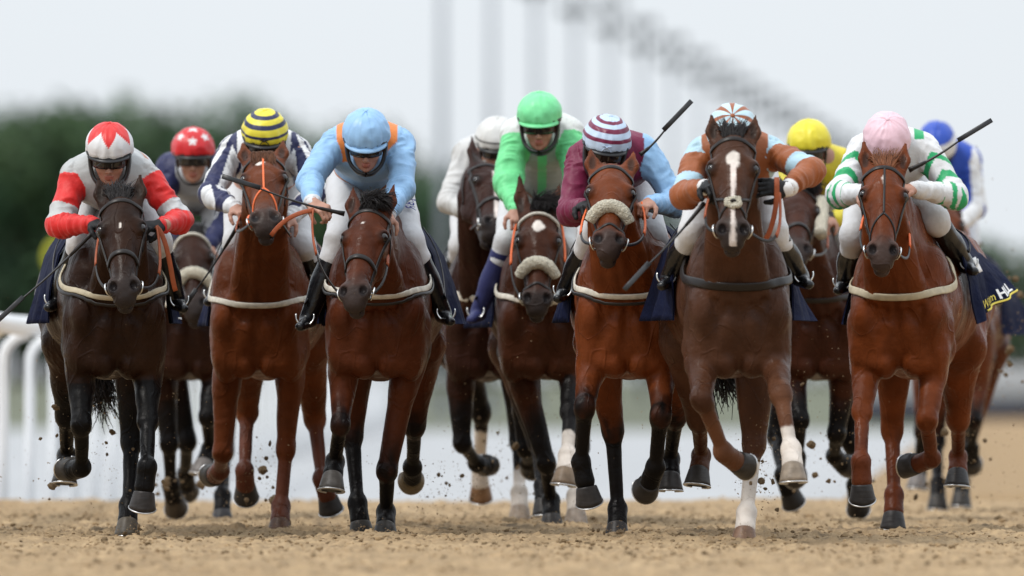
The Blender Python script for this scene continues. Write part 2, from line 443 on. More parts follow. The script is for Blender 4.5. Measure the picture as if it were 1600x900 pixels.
gv = [(x, y, z) for y, z in zip(gy, gz) for x in gx]; gf = [(i * 7 + k, i * 7 + k + 1, i * 7 + k + 8, i * 7 + k + 7) for i in range(6) for k in range(6)]
tag(mesh_obj('ground', gv, gf, M['grass']), kind='structure')
tag(mesh_obj('service_road', [(-40, 71.5, -.305), (edge(71.5), 71.5, -.305), (edge(290), 290, -.305), (-40, 330, -.305)], [(0, 1, 2, 3)], M['road']), kind='structure')

# loose crumbs of sand lying on the surface
rs = np.random.RandomState(3); NC = 32000
icv = np.array([(-1, 1.6, 0), (1, 1.6, 0), (-1, -1.6, 0), (1, -1.6, 0), (0, -1, 1.6), (0, 1, 1.6), (0, -1, -1.6), (0, 1, -1.6), (1.6, 0, -1), (1.6, 0, 1), (-1.6, 0, -1), (-1.6, 0, 1)]) / 1.9
icf = np.array([(0, 11, 5), (0, 5, 1), (0, 1, 7), (0, 7, 10), (0, 10, 11), (1, 5, 9), (5, 11, 4), (11, 10, 2), (10, 7, 6), (7, 1, 8), (3, 9, 4), (3, 4, 2), (3, 2, 6), (3, 6, 8), (3, 8, 9), (4, 9, 5), (2, 4, 11), (6, 2, 10), (8, 6, 7), (9, 8, 1)])
cy = 43 + 27 * rs.beta(1.3, 1.5, NC); cx_ = rs.uniform(-.050, .050, NC) * cy
cl_ = vnoise(cx_ * 2.2, cy * 1.2, 0, 21); keep = cl_ > rs.uniform(-.9, .5, NC); cx_, cy = cx_[keep], cy[keep]; NC = len(cx_)
cz = fbm_sand(cx_, cy)[0]; r = np.exp(rs.normal(math.log(.0040), .42, NC)) * np.clip(1.6 - np.abs(cy - 55) / 22, .9, 1.5)
rot = rs.uniform(0, 6.28, NC); jj = 1 + rs.uniform(-.35, .35, (NC, 12)); P3 = icv[None] * (r[:, None] * jj)[..., None] * np.array([1.25, 1.2, .8])
cr, sr = np.cos(rot)[:, None], np.sin(rot)[:, None]; P3 = np.stack([P3[..., 0] * cr - P3[..., 1] * sr, P3[..., 0] * sr + P3[..., 1] * cr, P3[..., 2]], -1)
P3 += np.stack([cx_, cy, cz + r * .25], -1)[:, None]
tn = rs.uniform(.45, 1.15, NC)[:, None, None]; kc = np.tile(c0, (NC, 12, 1)) * tn
tag(mesh_obj('sand_crumbs', P3.reshape(-1, 3), (icf[None] + 12 * np.arange(NC)[:, None, None]).reshape(-1, 3), M['sand'], col=kc.reshape(-1, 3), smooth=False), 'loose crumbs of sand lying all over the track', 'sand', kind='stuff')

# running rail with swan-neck posts
rr = empty('running_rail', (-3.05, 60, 0)); tag(rr, 'white plastic running rail on curved posts along the left of the sand', 'rail')
pts = [V(-3.05, y, 1.105 + .006 * math.sin(y * .8)) for y in np.arange(-20, 420, 2.5)]
MB().tube(pts, .062, 14).build('top_rail', M['rail'], rr, V(-3.05, 60, 0))
pm = None
for k in range(96):
    y = .7 + 4.0 * k
    if pm is None:
        o = V(-3.05, 60, 0); p = [V(-3.25, y, -.35), V(-3.25, y, .3), V(-3.25, y, .86)] + [V(-3.25 + .17 * (1 - math.cos(R(a))), y, .89 + .17 * math.sin(R(a))) for a in (15, 35, 55, 75, 90)]
        pm = MB().tube(p, .036, 12).build('post', M['rail'], rr, o)
    else:
        q = pm.copy(); COL.objects.link(q); q.parent = rr; q.location = (0, 4.0 * k, 0)

# floodlight masts round the bend
H0 = 15.0
def mast_mesh():
    m = MB().tube([V(0, 0, 0), V(0, 0, 7), V(0, 0, H0)], [.16, .14, .10], 12); m.ball(V(0, 0, .1), (.3, .3, .15), n=6)
    return m
first = None
for k in range(17):
    d = 356 + 22 * k; x = 3.7 + .0686 * (d - 442)
    if first is None:
        root = empty('floodlight_mast', (x, d, 0)); 
        a = mast_mesh().build('mast', M['pole'], root)
        b = MB().box(V(0, 0, H0 - .2), (1.3, .12, .12)).box(V(0, 0, H0 + .75), (1.3, .12, .12)).box(V(0, 0, H0 + .3), (.14, .14, 1.4)).build('crossarm', M['pole'], root)
        ch = [a, b]
        for zz_ in (-.15, .8):
            for xx in (-.42, .0, .42):
                c = V(xx, -.2, H0 + zz_); m = MB().box(c, (.30, .2, .34), np.array([V(1, 0, 0), unit(V(0, 1, .5)), unit(V(0, -.5, 1))])); m.tube([c + V(0, .1, .1), c + V(0, .2, .1)], .05)
                ch.append(m.build('lamp_head', M['lamp'], root))
        first = root
    else:
        root = bpy.data.objects.new('floodlight_mast', None); COL.objects.link(root); root.location = (x, d, 0)
        for c in ch: q = c.copy(); COL.objects.link(q); q.parent = root
    w = ['first', 'second', 'third', 'fourth', 'fifth', 'sixth', 'seventh', 'eighth', 'ninth', 'tenth', 'eleventh', 'twelfth', 'thirteenth', 'fourteenth', 'fifteenth', 'sixteenth', 'farthest'][k]
    tag(root, 'grey floodlight mast, %s of the receding row counted from the left' % w, 'floodlight', 'floodlight masts receding behind the field')

# trees beyond the course
def tree_parts(seed, hgt, wid):
    rng = random.Random(seed); npr = np.random.RandomState(seed)
    t = MB().tube([V(0, 0, 0), V(.1, 0, hgt * .25), V(-.1, .1, hgt * .55), V(.1, 0, hgt * .85)], [.38, .3, .2, .06], 8)
    for _ in range(9):
        z = hgt * rng.uniform(.2, .7); a = rng.uniform(0, 6.3); l = wid * rng.uniform(.25, .45)
        t.tube([V(0, 0, z), V(math.cos(a) * l * .5, math.sin(a) * l * .5, z + l * .5), V(math.cos(a) * l, math.sin(a) * l, z + l * .8)], [.12, .08, .03], 5)
    lobes = [(V(rng.uniform(-.32, .32) * wid, rng.uniform(-.3, .3) * wid, hgt * rng.uniform(.16, .84)), rng.uniform(.15, .26) * wid) for _ in range(22)]
    n = 2600; L = npr.randint(0, len(lobes), n); c = np.array([lobes[i][0] for i in L]); r = np.array([lobes[i][1] for i in L])
    dr = npr.normal(size=(n, 3)); dr /= np.linalg.norm(dr, axis=1)[:, None]; p = c + dr * (r * npr.uniform(.55, 1.05, n))[:, None]
    p[:, 2] = np.clip(p[:, 2], .5, hgt)
    a = npr.normal(size=(n, 3)); a /= np.linalg.norm(a, axis=1)[:, None]; b = np.cross(a, dr); b /= np.linalg.norm(b, axis=1)[:, None] + 1e-9
    s = npr.uniform(.16, .38, n)[:, None]; vv = np.stack([p - a * s, p - b * s * .6, p + a * s, p + b * s * .6], 1).reshape(-1, 3)
    tone = npr.uniform(.6, 1.35, len(lobes))[L] * npr.uniform(.75, 1.25, n); hue = npr.uniform(0, 1, len(lobes))[L]
    col = np.stack([.036 + .020 * hue, .080 + .016 * hue, .042 - .006 * hue], 1) * tone[:, None]
    return t, vv, np.arange(4 * n).reshape(n, 4), np.repeat(col, 4, 0)
TV = []
for v in range(5):
    hgt = 14.0; t, vv, ff, cc_ = tree_parts(31 + v, hgt, 10)
    TV.append((t, vv, ff, cc_, [None, None]))
rng = random.Random(8)
prof = [(0, 150), (60, 138), (130, 146), (230, 166), (330, 150), (430, 160), (480, 180), (540, 216), (650, 256), (760, 285), (1060, 325), (1330, 355), (1600, 392), (1700, 392)]
def treeat(px, d, hgt, lab):
    i = rng.randrange(5); t, vv, ff, cc_, ob = TV[i]; x = (px - 800) * d / F; z = 1.0
    root = empty('broadleaf_tree', (x, d, z)); k = hgt / 14.0; kw = max(k, .75) * rng.uniform(.85, 1.15); rz = rng.uniform(0, 6.28)
    if ob[0] is None:
        ob[0] = t.build('trunk', M['bark'], root); ob[1] = mesh_obj('crown', vv, ff, M['leaf'], root, col=cc_, smooth=False)
    else:
        for q in ob: c = q.copy(); COL.objects.link(c); c.parent = root
    root.scale = (kw, kw, k); root.rotation_euler[2] = rz
    tag(root, lab, 'tree', 'trees of the wood beyond the course')
px = -60
while px < 1700:
    top = np.interp(px, [p[0] for p in prof], [p[1] for p in prof])
    for row, d in enumerate((640, 668, 700)):
        h_ = CAM_H - 1 + (HZ - top) * d / F; h_ *= 1.09 * rng.uniform(.88, 1.04) * (1, .97, .93)[row]
        lab = 'dark broadleaf tree in the tall wood on the left, blurred' if px < 480 else ('green broadleaf tree in the lower wood behind the middle of the field' if px < 1300 else 'low green tree beyond the course at the far right')
        treeat(px + rng.uniform(-35, 35), d, h_, lab)
    px += 92 if px < 700 else 120
# low hoarding along the far side of the sand, round marker by the rail
o = V(30, 292, 0); hb = empty('hoarding', o); tag(hb, 'pale grey low hoarding with dark foot beyond the sand at the far right', 'hoarding')
MB().box(V(30, 292, .80), (42, .12, 1.1)).build('panel', M['road'], hb, o); MB().box(V(30, 291.9, .12), (42, .2, .34)).build('foot_board', M['navy_cloth'], hb, o)
c = W(98, 402, 120); hb = empty('marker_disc', V(c[0], 120, -.3)); tag(hb, 'round yellow-green marker disc on a post behind the leftmost horse', 'sign')
MB().ring(c, .175, .040, [V(1, 0, 0), V(0, 0, 1)], 32).build('rim', mat('yellow_green', (.42, .42, .03), .6, .3), hb, V(c[0], 120, -.3))
MB().ball(c, (.17, .02, .17), n=12).build('disc', M['grass'], hb, V(c[0], 120, -.3)); MB().tube([V(c[0], 120.05, -.3), V(c[0], 120.05, c[2] - .1)], .03).build('post', M['pole'], hb, V(c[0], 120, -.3))
# ------------------------------------------------------------------ racehorse
def solve(parent, px, L, sgn):
    "joint seen at px, at bone length L from its parent; sgn -1 = nearer the camera than the parent"
    d = parent[1]
    for _ in range(4):
        p = W(px[0], px[1], d); l2 = (p[0] - parent[0]) ** 2 + (p[2] - parent[2]) ** 2
        d = parent[1] + sgn * math.sqrt(max(L * L - l2, 0))
    return W(px[0], px[1], d)
def rotx(v, a):
    c, s = math.cos(a), math.sin(a); return V(v[0], v[1] * c - v[2] * s, v[1] * s + v[2] * c)

class Horse: pass
def build_hoof(H, i, hc, u, n, root, tone, shoe=True, O=None):
    s = np.cross(n, u); s = unit(s)
    vs_, cs = [], []; K = 28; rng = random.Random(i * 7 + int(H.d * 10))
    rings = [(1.0, .0465, -.022), (.93, .050, -.021), (.6, .055, -.012), (.2, .061, -.003), (.0, .0645, .0), (-.01, .058, .0), (.015, .045, .0)]
    for j, (hh, r, off) in enumerate(rings):
        for k in range(K):
            a = 2 * math.pi * k / K; ca, sa = math.cos(a), math.sin(a)
            hgt = hh * (.050 + .042 * (.5 + .5 * ca)) if hh > 0 else hh * .1
            rr = r * (1 if ca > -.55 else 1 - .35 * (-.55 - ca) ** .7)
            p = hc + u * (.042 - hgt) + n * (rr * 1.08 * ca + off) + s * rr * sa
            vs_.append(p)
            c = np.array(tone) * (.75 if j < 5 else .4)
            if j == 0: c = np.array(tone) * .8
            cs.append(c)
    fs = [(j * K + k, j * K + (k + 1) % K, (j + 1) * K + (k + 1) % K, (j + 1) * K + k) for j in range(len(rings) - 1) for k in range(K)]
    fs.append(tuple((len(rings) - 1) * K + k for k in range(K))); fs.append(tuple(k for k in range(K))[::-1])
    hf = mesh_obj('hoof', vs_, fs, M['hoof'], root, O, col=np.array(cs))
    if shoe:
        m = MB(); pts = []; nr = []
        for a in np.linspace(-150, 150, 25):
            ca, sa = math.cos(R(a)), math.sin(R(a)); rr = .0585 * (1 if ca > -.55 else 1 - .35 * (-.55 - ca) ** .7)
            pts.append(hc + u * .0425 + n * rr * 1.08 * ca + s * rr * sa); nr.append(u)
        m.strap(pts, nr, .018, .008)
        m.build('horseshoe', M['shoe'], hf, O)
    return hf

def build_horse(label, cx, d, rx, poll, nose, legs, base, leg_dark=(.006, .005, .005), head_yaw=0, h=.0085, dz=0, width=.95,
                marks=(), muzzle=(.035, .028, .026), hoofs=((.055, .048, .045),) * 4, ears=(1.0, 1.0), tail=None, black_from=.85, neck_w=1.0,
                head_len=.60, forelock='up', forelock_col=(.010, .008, .008), cloth=(0, 0), poll_off=.33, head_s=1.0, nostril=1.0, belly_col=None):
    H = Horse(); t_ = time.time()
    H.d = d
    O = W(cx, HZ, d); O[2] = 0; H.O = O
    rp = W(rx, HZ, d + 1.6); b = unit(V(rp[0] - O[0], rp[1] - O[1], 0)); s = V(b[1], -b[0], 0)   # b = towards the tail, s = image right
    H.b, H.s = b, s
    P = lambda a, ss, z: O + b * a + s * ss * width + V(0, 0, z + dz)
    H.P = P
    BX = np.array([s, b, V(0, 0, 1)])           # axes for ellipsoids: side, along, up
    root = empty('racehorse', O); tag(root, label, 'horse', 'racehorses galloping in the race'); H.root = root
    B = Body()
    # trunk
    B.cone(P(.32, 0, 1.13), P(.95, 0, 1.14), .275, .29, .08, s, .90)
    B.cone(P(.95, 0, 1.14), P(1.35, 0, 1.20), .30, .27, .08, s, .94)
    B.ell(P(1.52, 0, 1.20), (.27, .36, .30), BX, .1)
    for q in (-1, 1): B.ell(P(1.55, q * .12, 1.17), (.150, .28, .29), BX, .05)
    B.cone(P(1.35, 0, 1.40), P(1.86, 0, 1.30), .12, .10, .1)
    B.cone(P(.35, 0, 1.46), P(.8, 0, 1.40), .09, .1, .12)
    B.cone(P(.10, 0, .93), P(.6, 0, .90), .13, .15, .07)
    # chest
    B.ell(P(.09, 0, 1.08), (.165, .15, .23), BX, .08)
    for q in (-1, 1):
        B.cone(P(.005, q * .045, 1.01), P(.03, q * .115, .84), .078, .064, .014)
        B.ell(P(.04, q * .130, 1.03), (.100, .10, .16), BX, .03)
        B.ell(P(.05, q * .068, .83), (.065, .09, .075), BX, .02)
        B.ell(P(.17, q * .150, 1.13), (.094, .19, .27), BX, .035)
        B.ell(P(.05, q * .07, 1.13), (.075, .10, .10), BX, .03)
        B.ell(P(.02, q * .162, 1.06), (.070, .095, .12), BX, .028)
        B.ell(P(.09, q * .170, .90), (.076, .115, .16), BX, .03)
    # head frame
    pl = W(poll[0], poll[1], d - poll_off); HL = head_len * head_s
    ns = solve(pl, nose, HL, -1); hz = unit(ns - pl)
    fwd = V(math.sin(R(head_yaw)), -math.cos(R(head_yaw)), 0); n = unit(fwd - hz * np.dot(fwd, hz)); hs = unit(np.cross(n, hz))
    if hs[0] < 0: hs = -hs
    AX = np.array([hs, n, hz]); k_ = head_s
    Hd = lambda t, ss, nn: pl + hz * t * k_ + hs * ss * k_ + n * nn * k_
    H.Hd, H.hs, H.hn, H.hz, H.AX = Hd, hs, n, hz, AX
    # neck
    thr = Hd(.10, 0, -.17)
    B.cone(P(.25, 0, 1.25), thr, .245, .130, .05, s, .65 * neck_w)
    B.cone(P(.55, 0, 1.42), Hd(.02, 0, -.13), .12, .085, .1, s, .7)
    for q in (-1, 1):
        B.cone(P(.0, q * .085, 1.10), Hd(.13, q * .050, -.17), .078, .055, .024)
        B.cone(P(-.02, q * .034, 1.06), Hd(.17, q * .02, -.19), .046, .042, .014)
    nb = len(B.p)
    E3 = lambda c, r, k, op='+', id=None: B.ell(c, np.array(r) * k_, AX, k, op, id)
    def C3(a, b_, ra, rb, k, sq=1, side=None, op='+', id=None): B.cone(a, b_, ra * k_, rb * k_, k, hs if side is None else side, sq, op, id)
    # skull, bridge, jaw, muzzle
    E3(Hd(.09, 0, -.075), (.092, .095, .13), .03, id='h')
    E3(Hd(.19, 0, -.08), (.096, .095, .12), .03, id='h')
    C3(Hd(.15, 0, -.055), Hd(.50, 0, -.045), .082, .052, .03, .98, id='h')
    C3(Hd(.22, 0, -.02), Hd(.50, 0, -.012), .045, .030, .03, 1.0, id='h')
    for q in (-1, 1):
        E3(Hd(.205, q * .046, -.15), (.040, .085, .115), .03, id='h')          # cheek
        E3(Hd(.17, q * .085, -.035), (.034, .040, .042), .02, id='h')          # orbit
        C3(Hd(.155, q * .06, -.012), Hd(.20, q * .088, -.018), .022, .018, .018, id='h')
        C3(Hd(.23, q * .082, -.05), Hd(.37, q * .055, -.06), .016, .012, .015, id='h')   # facial crest
        E3(Hd(.185, q * .106, -.022), (.024, .022, .021), .008, '-')           # eye socket
    C3(Hd(.22, 0, -.15), Hd(.56, 0, -.105), .062, .030, .04, .95, id='h')
    E3(Hd(.535, 0, -.045), (.060, .050, .060), .03, id='h')
    E3(Hd(.575, 0, -.060), (.050, .040, .032), .02, id='h')
    E3(Hd(.578, 0, -.103), (.037, .030, .030), .012, id='h')                   # chin
    for q in (-1, 1):
        E3(Hd(.515, q * .046, -.022), (.033, .032, .050), .018, id='h')        # nostril rim
        E3(Hd(.532, q * .049, .008), (.0185 * nostril, .022, .028 * nostril), .007, '-')
        sc = ears[0 if q < 0 else 1]
        if sc > 0:
            e0, e1, e2 = Hd(.045, q * .058, -.055), Hd(.045 - .085 * sc, q * .090, -.040), Hd(.045 - .175 * sc, q * .100, -.030)
            C3(e0, e1, .038, .034, .025, .62, n, id='h'); C3(e1, e2, .034, .006, .012, .55, n, id='h')
            B.ell(Hd(.045 - .075 * sc, q * .090, -.014), V(.020, .020, .062) * k_, AX, .008, '-')
    E3(Hd(.588, 0, -.082), (.06, .012, .006), .006, '-')                       # mouth line
    for i_ in range(nb, len(B.p)): B.p[i_].setdefault('id', 'h')
    # legs: (fore L, fore R, hind L, hind R), each [(knee px, sgn), (fetlock px, sgn), (hoof px, sgn)]
    H.hoof = []
    for i, lg in enumerate(legs):
        q = -1 if i % 2 == 0 else 1
        fore = i < 2
        (kp, ks), (fp, fs_) = lg[0][:2], lg[1][:2]; hp, hsn = lg[2][:2]
        if fore:
            el = P(.20, q * .165, .90)
            K = solve(el, kp, .42, ks)
            B.cone(P(.10, q * .155, 1.02), el, .098, .090, .03, id=(i, 0))
            B.cone(el, K, .080, .044, .022, id=(i, 0))
            m = el * .68 + K * .32; B.ell(m + V(0, -.012, 0), (.066, .078, .125), _axes(K - el), .02, id=(i, .3))
            B.ell(m + s * q * .02 + V(0, .02, 0), (.050, .056, .11), _axes(K - el), .010, id=(i, .3))
        else:
            st = P(1.22, q * .168, .93)
            K = solve(st, kp, .45, ks)
            B.cone(P(1.5, q * .12, 1.12), st, .175, .120, .08, id=None)
            B.cone(st, K, .112, .050, .05, id=(i, 0))
        Fk = solve(K, fp, .30 if fore else .36, fs_)
        Hc = solve(Fk, hp, .135, hsn)
        lax = _axes(Fk - K)
        if fore:
            B.ell(K, (.050, .047, .060), _axes(Fk - el), .014, id=(i, 1.0))
            for sx_ in (-1, 1): B.ell(K + s * sx_ * .026 + V(0, -.022, -.008), (.020, .020, .030), lax, .010, id=(i, 1.0))
            B.ell(K + unit(Fk - K) * .03, (.048, .045, .04), lax, .015, id=(i, 1.05))
        else:
            B.ell(K, (.050, .062, .075), lax, .025, id=(i, 1.0))
            B.cone(K + V(0, .05, .045), K + V(0, .03, -.03), .028, .03, .03, id=(i, 1.0))
        B.cone(K, Fk, .038, .0295, .018, id=(i, 1))
        B.cone(K + V(0, .028, 0), Fk + V(0, .028, 0), .022, .024, .012, id=(i, 1))       # tendons
        p = unit(Hc - Fk)
        B.ell(Fk, (.044, .047, .048), lax, .018, id=(i, 2.0))
        B.ell(Fk - V(0, -.03, .015), (.028, .026, .03), lax, .02, id=(i, 2.0))
        B.cone(Fk, Fk + p * .085, .038, .041, .028, id=(i, 2))
        B.cone(Fk + p * .06, Fk + p * .092, .041, .0445, .02, id=(i, 2.6))
        ang = lg[2][2] if len(lg[2]) > 2 else 35
        u = rotx(p, R(ang)); u = unit(u); nn = rotx(V(u[0] * 0, u[1], u[2]), R(-90)); nn = unit(nn - u * np.dot(nn, u))
        H.hoof.append((Hc, u, nn, K, Fk))
    # creases between the breast muscles, shoulders and forearms
    B.cone(P(-.085, 0, 1.06), P(-.065, 0, .82), .016, .020, .035, op='-')
    for q in (-1, 1):
        B.cone(P(-.085, q * .112, .96), P(-.075, q * .098, .78), .015, .024, .03, op='-')
        B.cone(P(-.075, q * .118, 1.10), P(-.085, q * .112, .96), .012, .015, .03, op='-')
        B.cone(P(-.075, q * .06, 1.075), P(-.080, q * .125, 1.0), .012, .010, .03, op='-')
    Vt, Q = B.mesh(h); N = vnormals(Vt, Q)
    # soft muscle relief
    def rg(a, b, c, sd): return 1 - 2 * np.abs(vnoise(Vt[:, 0] * a, Vt[:, 1] * b, Vt[:, 2] * c, sd))
    rel = vnoise(Vt[:, 0] * 9, Vt[:, 1] * 9, Vt[:, 2] * 6, int(cx)) * .0075 + rg(13, 10, 6, int(cx) + 3) * .0036 + rg(30, 20, 11, 5) * .0013 + vnoise(Vt[:, 0] * 26, Vt[:, 1] * 26, Vt[:, 2] * 15, 3) * .0010
    own, par = B.owner(Vt)
    ids = [q.get('id') for q in B.p]
    ish = np.array([x == 'h' for x in ids])[own]
    rel = rel + np.where(ish, 0, vnoise(Vt[:, 0] * 5 + 9, Vt[:, 1] * 5, Vt[:, 2] * 5, 31) * .005)
    Vt = Vt + N * (rel * np.where(ish, .22, np.clip((Vt[:, 2] - .35) / .45, .3, 1)))[:, None]
    # coat colour
    C = np.tile(np.array(base, float) * (.86, .76, .70), (len(Vt), 1))
    if belly_col is not None:
        zz = Vt[:, 2]; w_ = vnoise(Vt[:, 0] * 3, Vt[:, 1] * 3, zz * 3, 5) * .5 + .5
        C += (np.array(belly_col) - C) * (w_ * .6)[:, None]
    lp = np.full(len(Vt), -1.0); li = np.full(len(Vt), -1)
    for j, idd in enumerate(ids):
        if isinstance(idd, tuple):
            m = own == j; li[m] = idd[0]; lp[m] = idd[1] + par[m] * (1 if B.p[j]['t'] == 'c' else 0)
    jit = vnoise(Vt[:, 0] * 40, Vt[:, 1] * 40, Vt[:, 2] * 16, 9) * .10
    bf = black_from if isinstance(black_from, (list, tuple)) else (black_from,) * 4
    for i in range(4):
        m = li == i
        k = sstep(bf[i] - .35, bf[i] + .15, lp[m] + jit[m])[:, None]
        C[m] = C[m] * (1 - k) + np.array(leg_dark) * k
    for (leg, start) in [x for x in marks if x[0] in (0, 1, 2, 3)]:
        m = li == leg; k = sstep(start - .03, start + .03, lp[m] + jit[m] * .7)[:, None]
        C[m] = C[m] * (1 - k) + np.array((.62, .56, .50)) * k
    rl = (Vt - pl); ht = rl @ hz / k_; hx = rl @ hs / k_; hn_ = rl @ n / k_
    hm = ish & (ht > -.25)
    k = (sstep(.40, .54, ht + vnoise(Vt[:, 0] * 30, Vt[:, 1] * 30, Vt[:, 2] * 30, 2) * .03) * hm)[:, None] * .92
    C = C * (1 - k) + np.array(muzzle) * k
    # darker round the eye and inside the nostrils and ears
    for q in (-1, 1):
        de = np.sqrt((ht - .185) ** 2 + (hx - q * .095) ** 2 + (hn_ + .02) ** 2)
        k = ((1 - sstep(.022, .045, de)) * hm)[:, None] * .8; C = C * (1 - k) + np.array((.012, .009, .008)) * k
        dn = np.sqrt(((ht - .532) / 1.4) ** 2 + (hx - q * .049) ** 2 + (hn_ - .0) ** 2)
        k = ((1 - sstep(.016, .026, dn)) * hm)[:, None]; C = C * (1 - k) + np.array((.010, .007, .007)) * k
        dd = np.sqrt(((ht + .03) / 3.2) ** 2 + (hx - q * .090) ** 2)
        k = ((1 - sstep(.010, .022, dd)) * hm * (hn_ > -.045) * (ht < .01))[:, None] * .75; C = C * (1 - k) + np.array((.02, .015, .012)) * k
    for mk in marks:
        if mk[0] == 'spot':
            _, t0, s0, rt, rs = mk
            q = np.sqrt(((ht - t0) / rt) ** 2 + ((hx - s0) / rs) ** 2) + vnoise(Vt[:, 0] * 60, 0, Vt[:, 2] * 60, 4) * .22
            k = ((1 - sstep(.85, 1.1, q)) * hm * (hn_ > -.07))[:, None]
            C = C * (1 - k) + np.array((.68, .62, .56)) * k
        if mk[0] == 'stripe':
            _, t0, t1, w0, w1 = mk
            wq = np.interp(ht, [t0, t1], [w0, w1]) + vnoise(Vt[:, 0] * 50, 0, Vt[:, 2] * 50, 6) * .0015
            k = ((1 - sstep(.8, 1.15, np.abs(hx) / wq)) * hm * (ht > t0) * (ht < t1) * (hn_ > -.07))[:, None]
            C = C * (1 - k) + np.array((.68, .60, .55)) * k
    body = mesh_obj('body', Vt, Q, M['coat'], root, O, col=C)
    H.bvh = BVHTree.FromPolygons([tuple(v) for v in Vt.tolist()], Q.tolist())
    for i, (Hc, u, nn, K, Fk) in enumerate(H.hoof): build_hoof(H, i, Hc, u, nn, root, hoofs[i], O=O)
    for q in (-1, 1):
        MB().ball(Hd(.185, q * .0925, -.022), V(.0225, .0225, .024) * k_, AX, 10).build('eye', M['eye'], root, O)
    # forelock and tail
    rng = random.Random(int(cx)); m = MB(); cs = []
    def strand(pts, r0, r1):
        n0 = len(m.v); m.tube(pts, list(np.linspace(r0, r1, len(pts))), 4); cs.extend([np.array(forelock_col) * rng.uniform(.7, 1.6)] * (len(m.v) - n0))
    if forelock:
        for _ in range(420):
            s0 = rng.uniform(-.042, .042); a0 = Hd(rng.uniform(.0, .05), s0, -.005 - abs(s0) * .25)
            if forelock == 'up':
                e = Hd(rng.uniform(-.12, -.02), s0 * 1.6 + rng.uniform(-.03, .03), rng.uniform(-.12, -.02)); mid = Hd(rng.uniform(-.04, .0), s0 * 1.3, .02)
            elif forelock == 'side':
                e = Hd(rng.uniform(-.09, .05), s0 + rng.uniform(-.02, .12), rng.uniform(-.05, .05)); mid = Hd(rng.uniform(-.07, -.03), s0 * 1.1 + .02, .03)
            else:
                e = Hd(rng.uniform(.05, .14), s0 * 1.2 + rng.uniform(-.02, .02), .018); mid = Hd(.0, s0 * 1.1, .035)
            strand(bez(a0, mid, mid * .5 + e * .5 + V(rng.gauss(0, .012), 0, rng.gauss(0, .008)), e, 6), .0034, .0009)
        m.build('forelock', M['hair'], root, O, col=np.array(cs))
    m = MB(); cs = []
    dk = P(1.84, 0, 1.36)
    te = P(2.75, .03, 1.0) if tail is None else W(tail[0], tail[1], d + 2.2)
    for _ in range(190):
        j = V(rng.uniform(-.05, .05), rng.uniform(-.05, .05), rng.uniform(-.05, .05))
        e = te + V(rng.gauss(0, .055), rng.uniform(-.1, .1), rng.gauss(0, .055))
        c1 = P(2.12, 0, 1.30) + j; c2 = P(2.3, 0, .9) * .5 + te * .5 + j * 2
        strand(bez(dk + j * .6, c1, c2, e, 9), .010, .0012)
    m.build('tail', M['hair'], root, O, col=np.array(cs))
    H.t = time.time() - t_
    print('horse', cx, len(Vt), round(H.t, 2))
    return H
def _axes(dirv):
    w = unit(dirv); a = unit(np.cross(w, V(0, 1, 0)) if abs(w[1]) < .95 else V(1, 0, 0)); b = np.cross(w, a)
    return np.array([a, b, w])

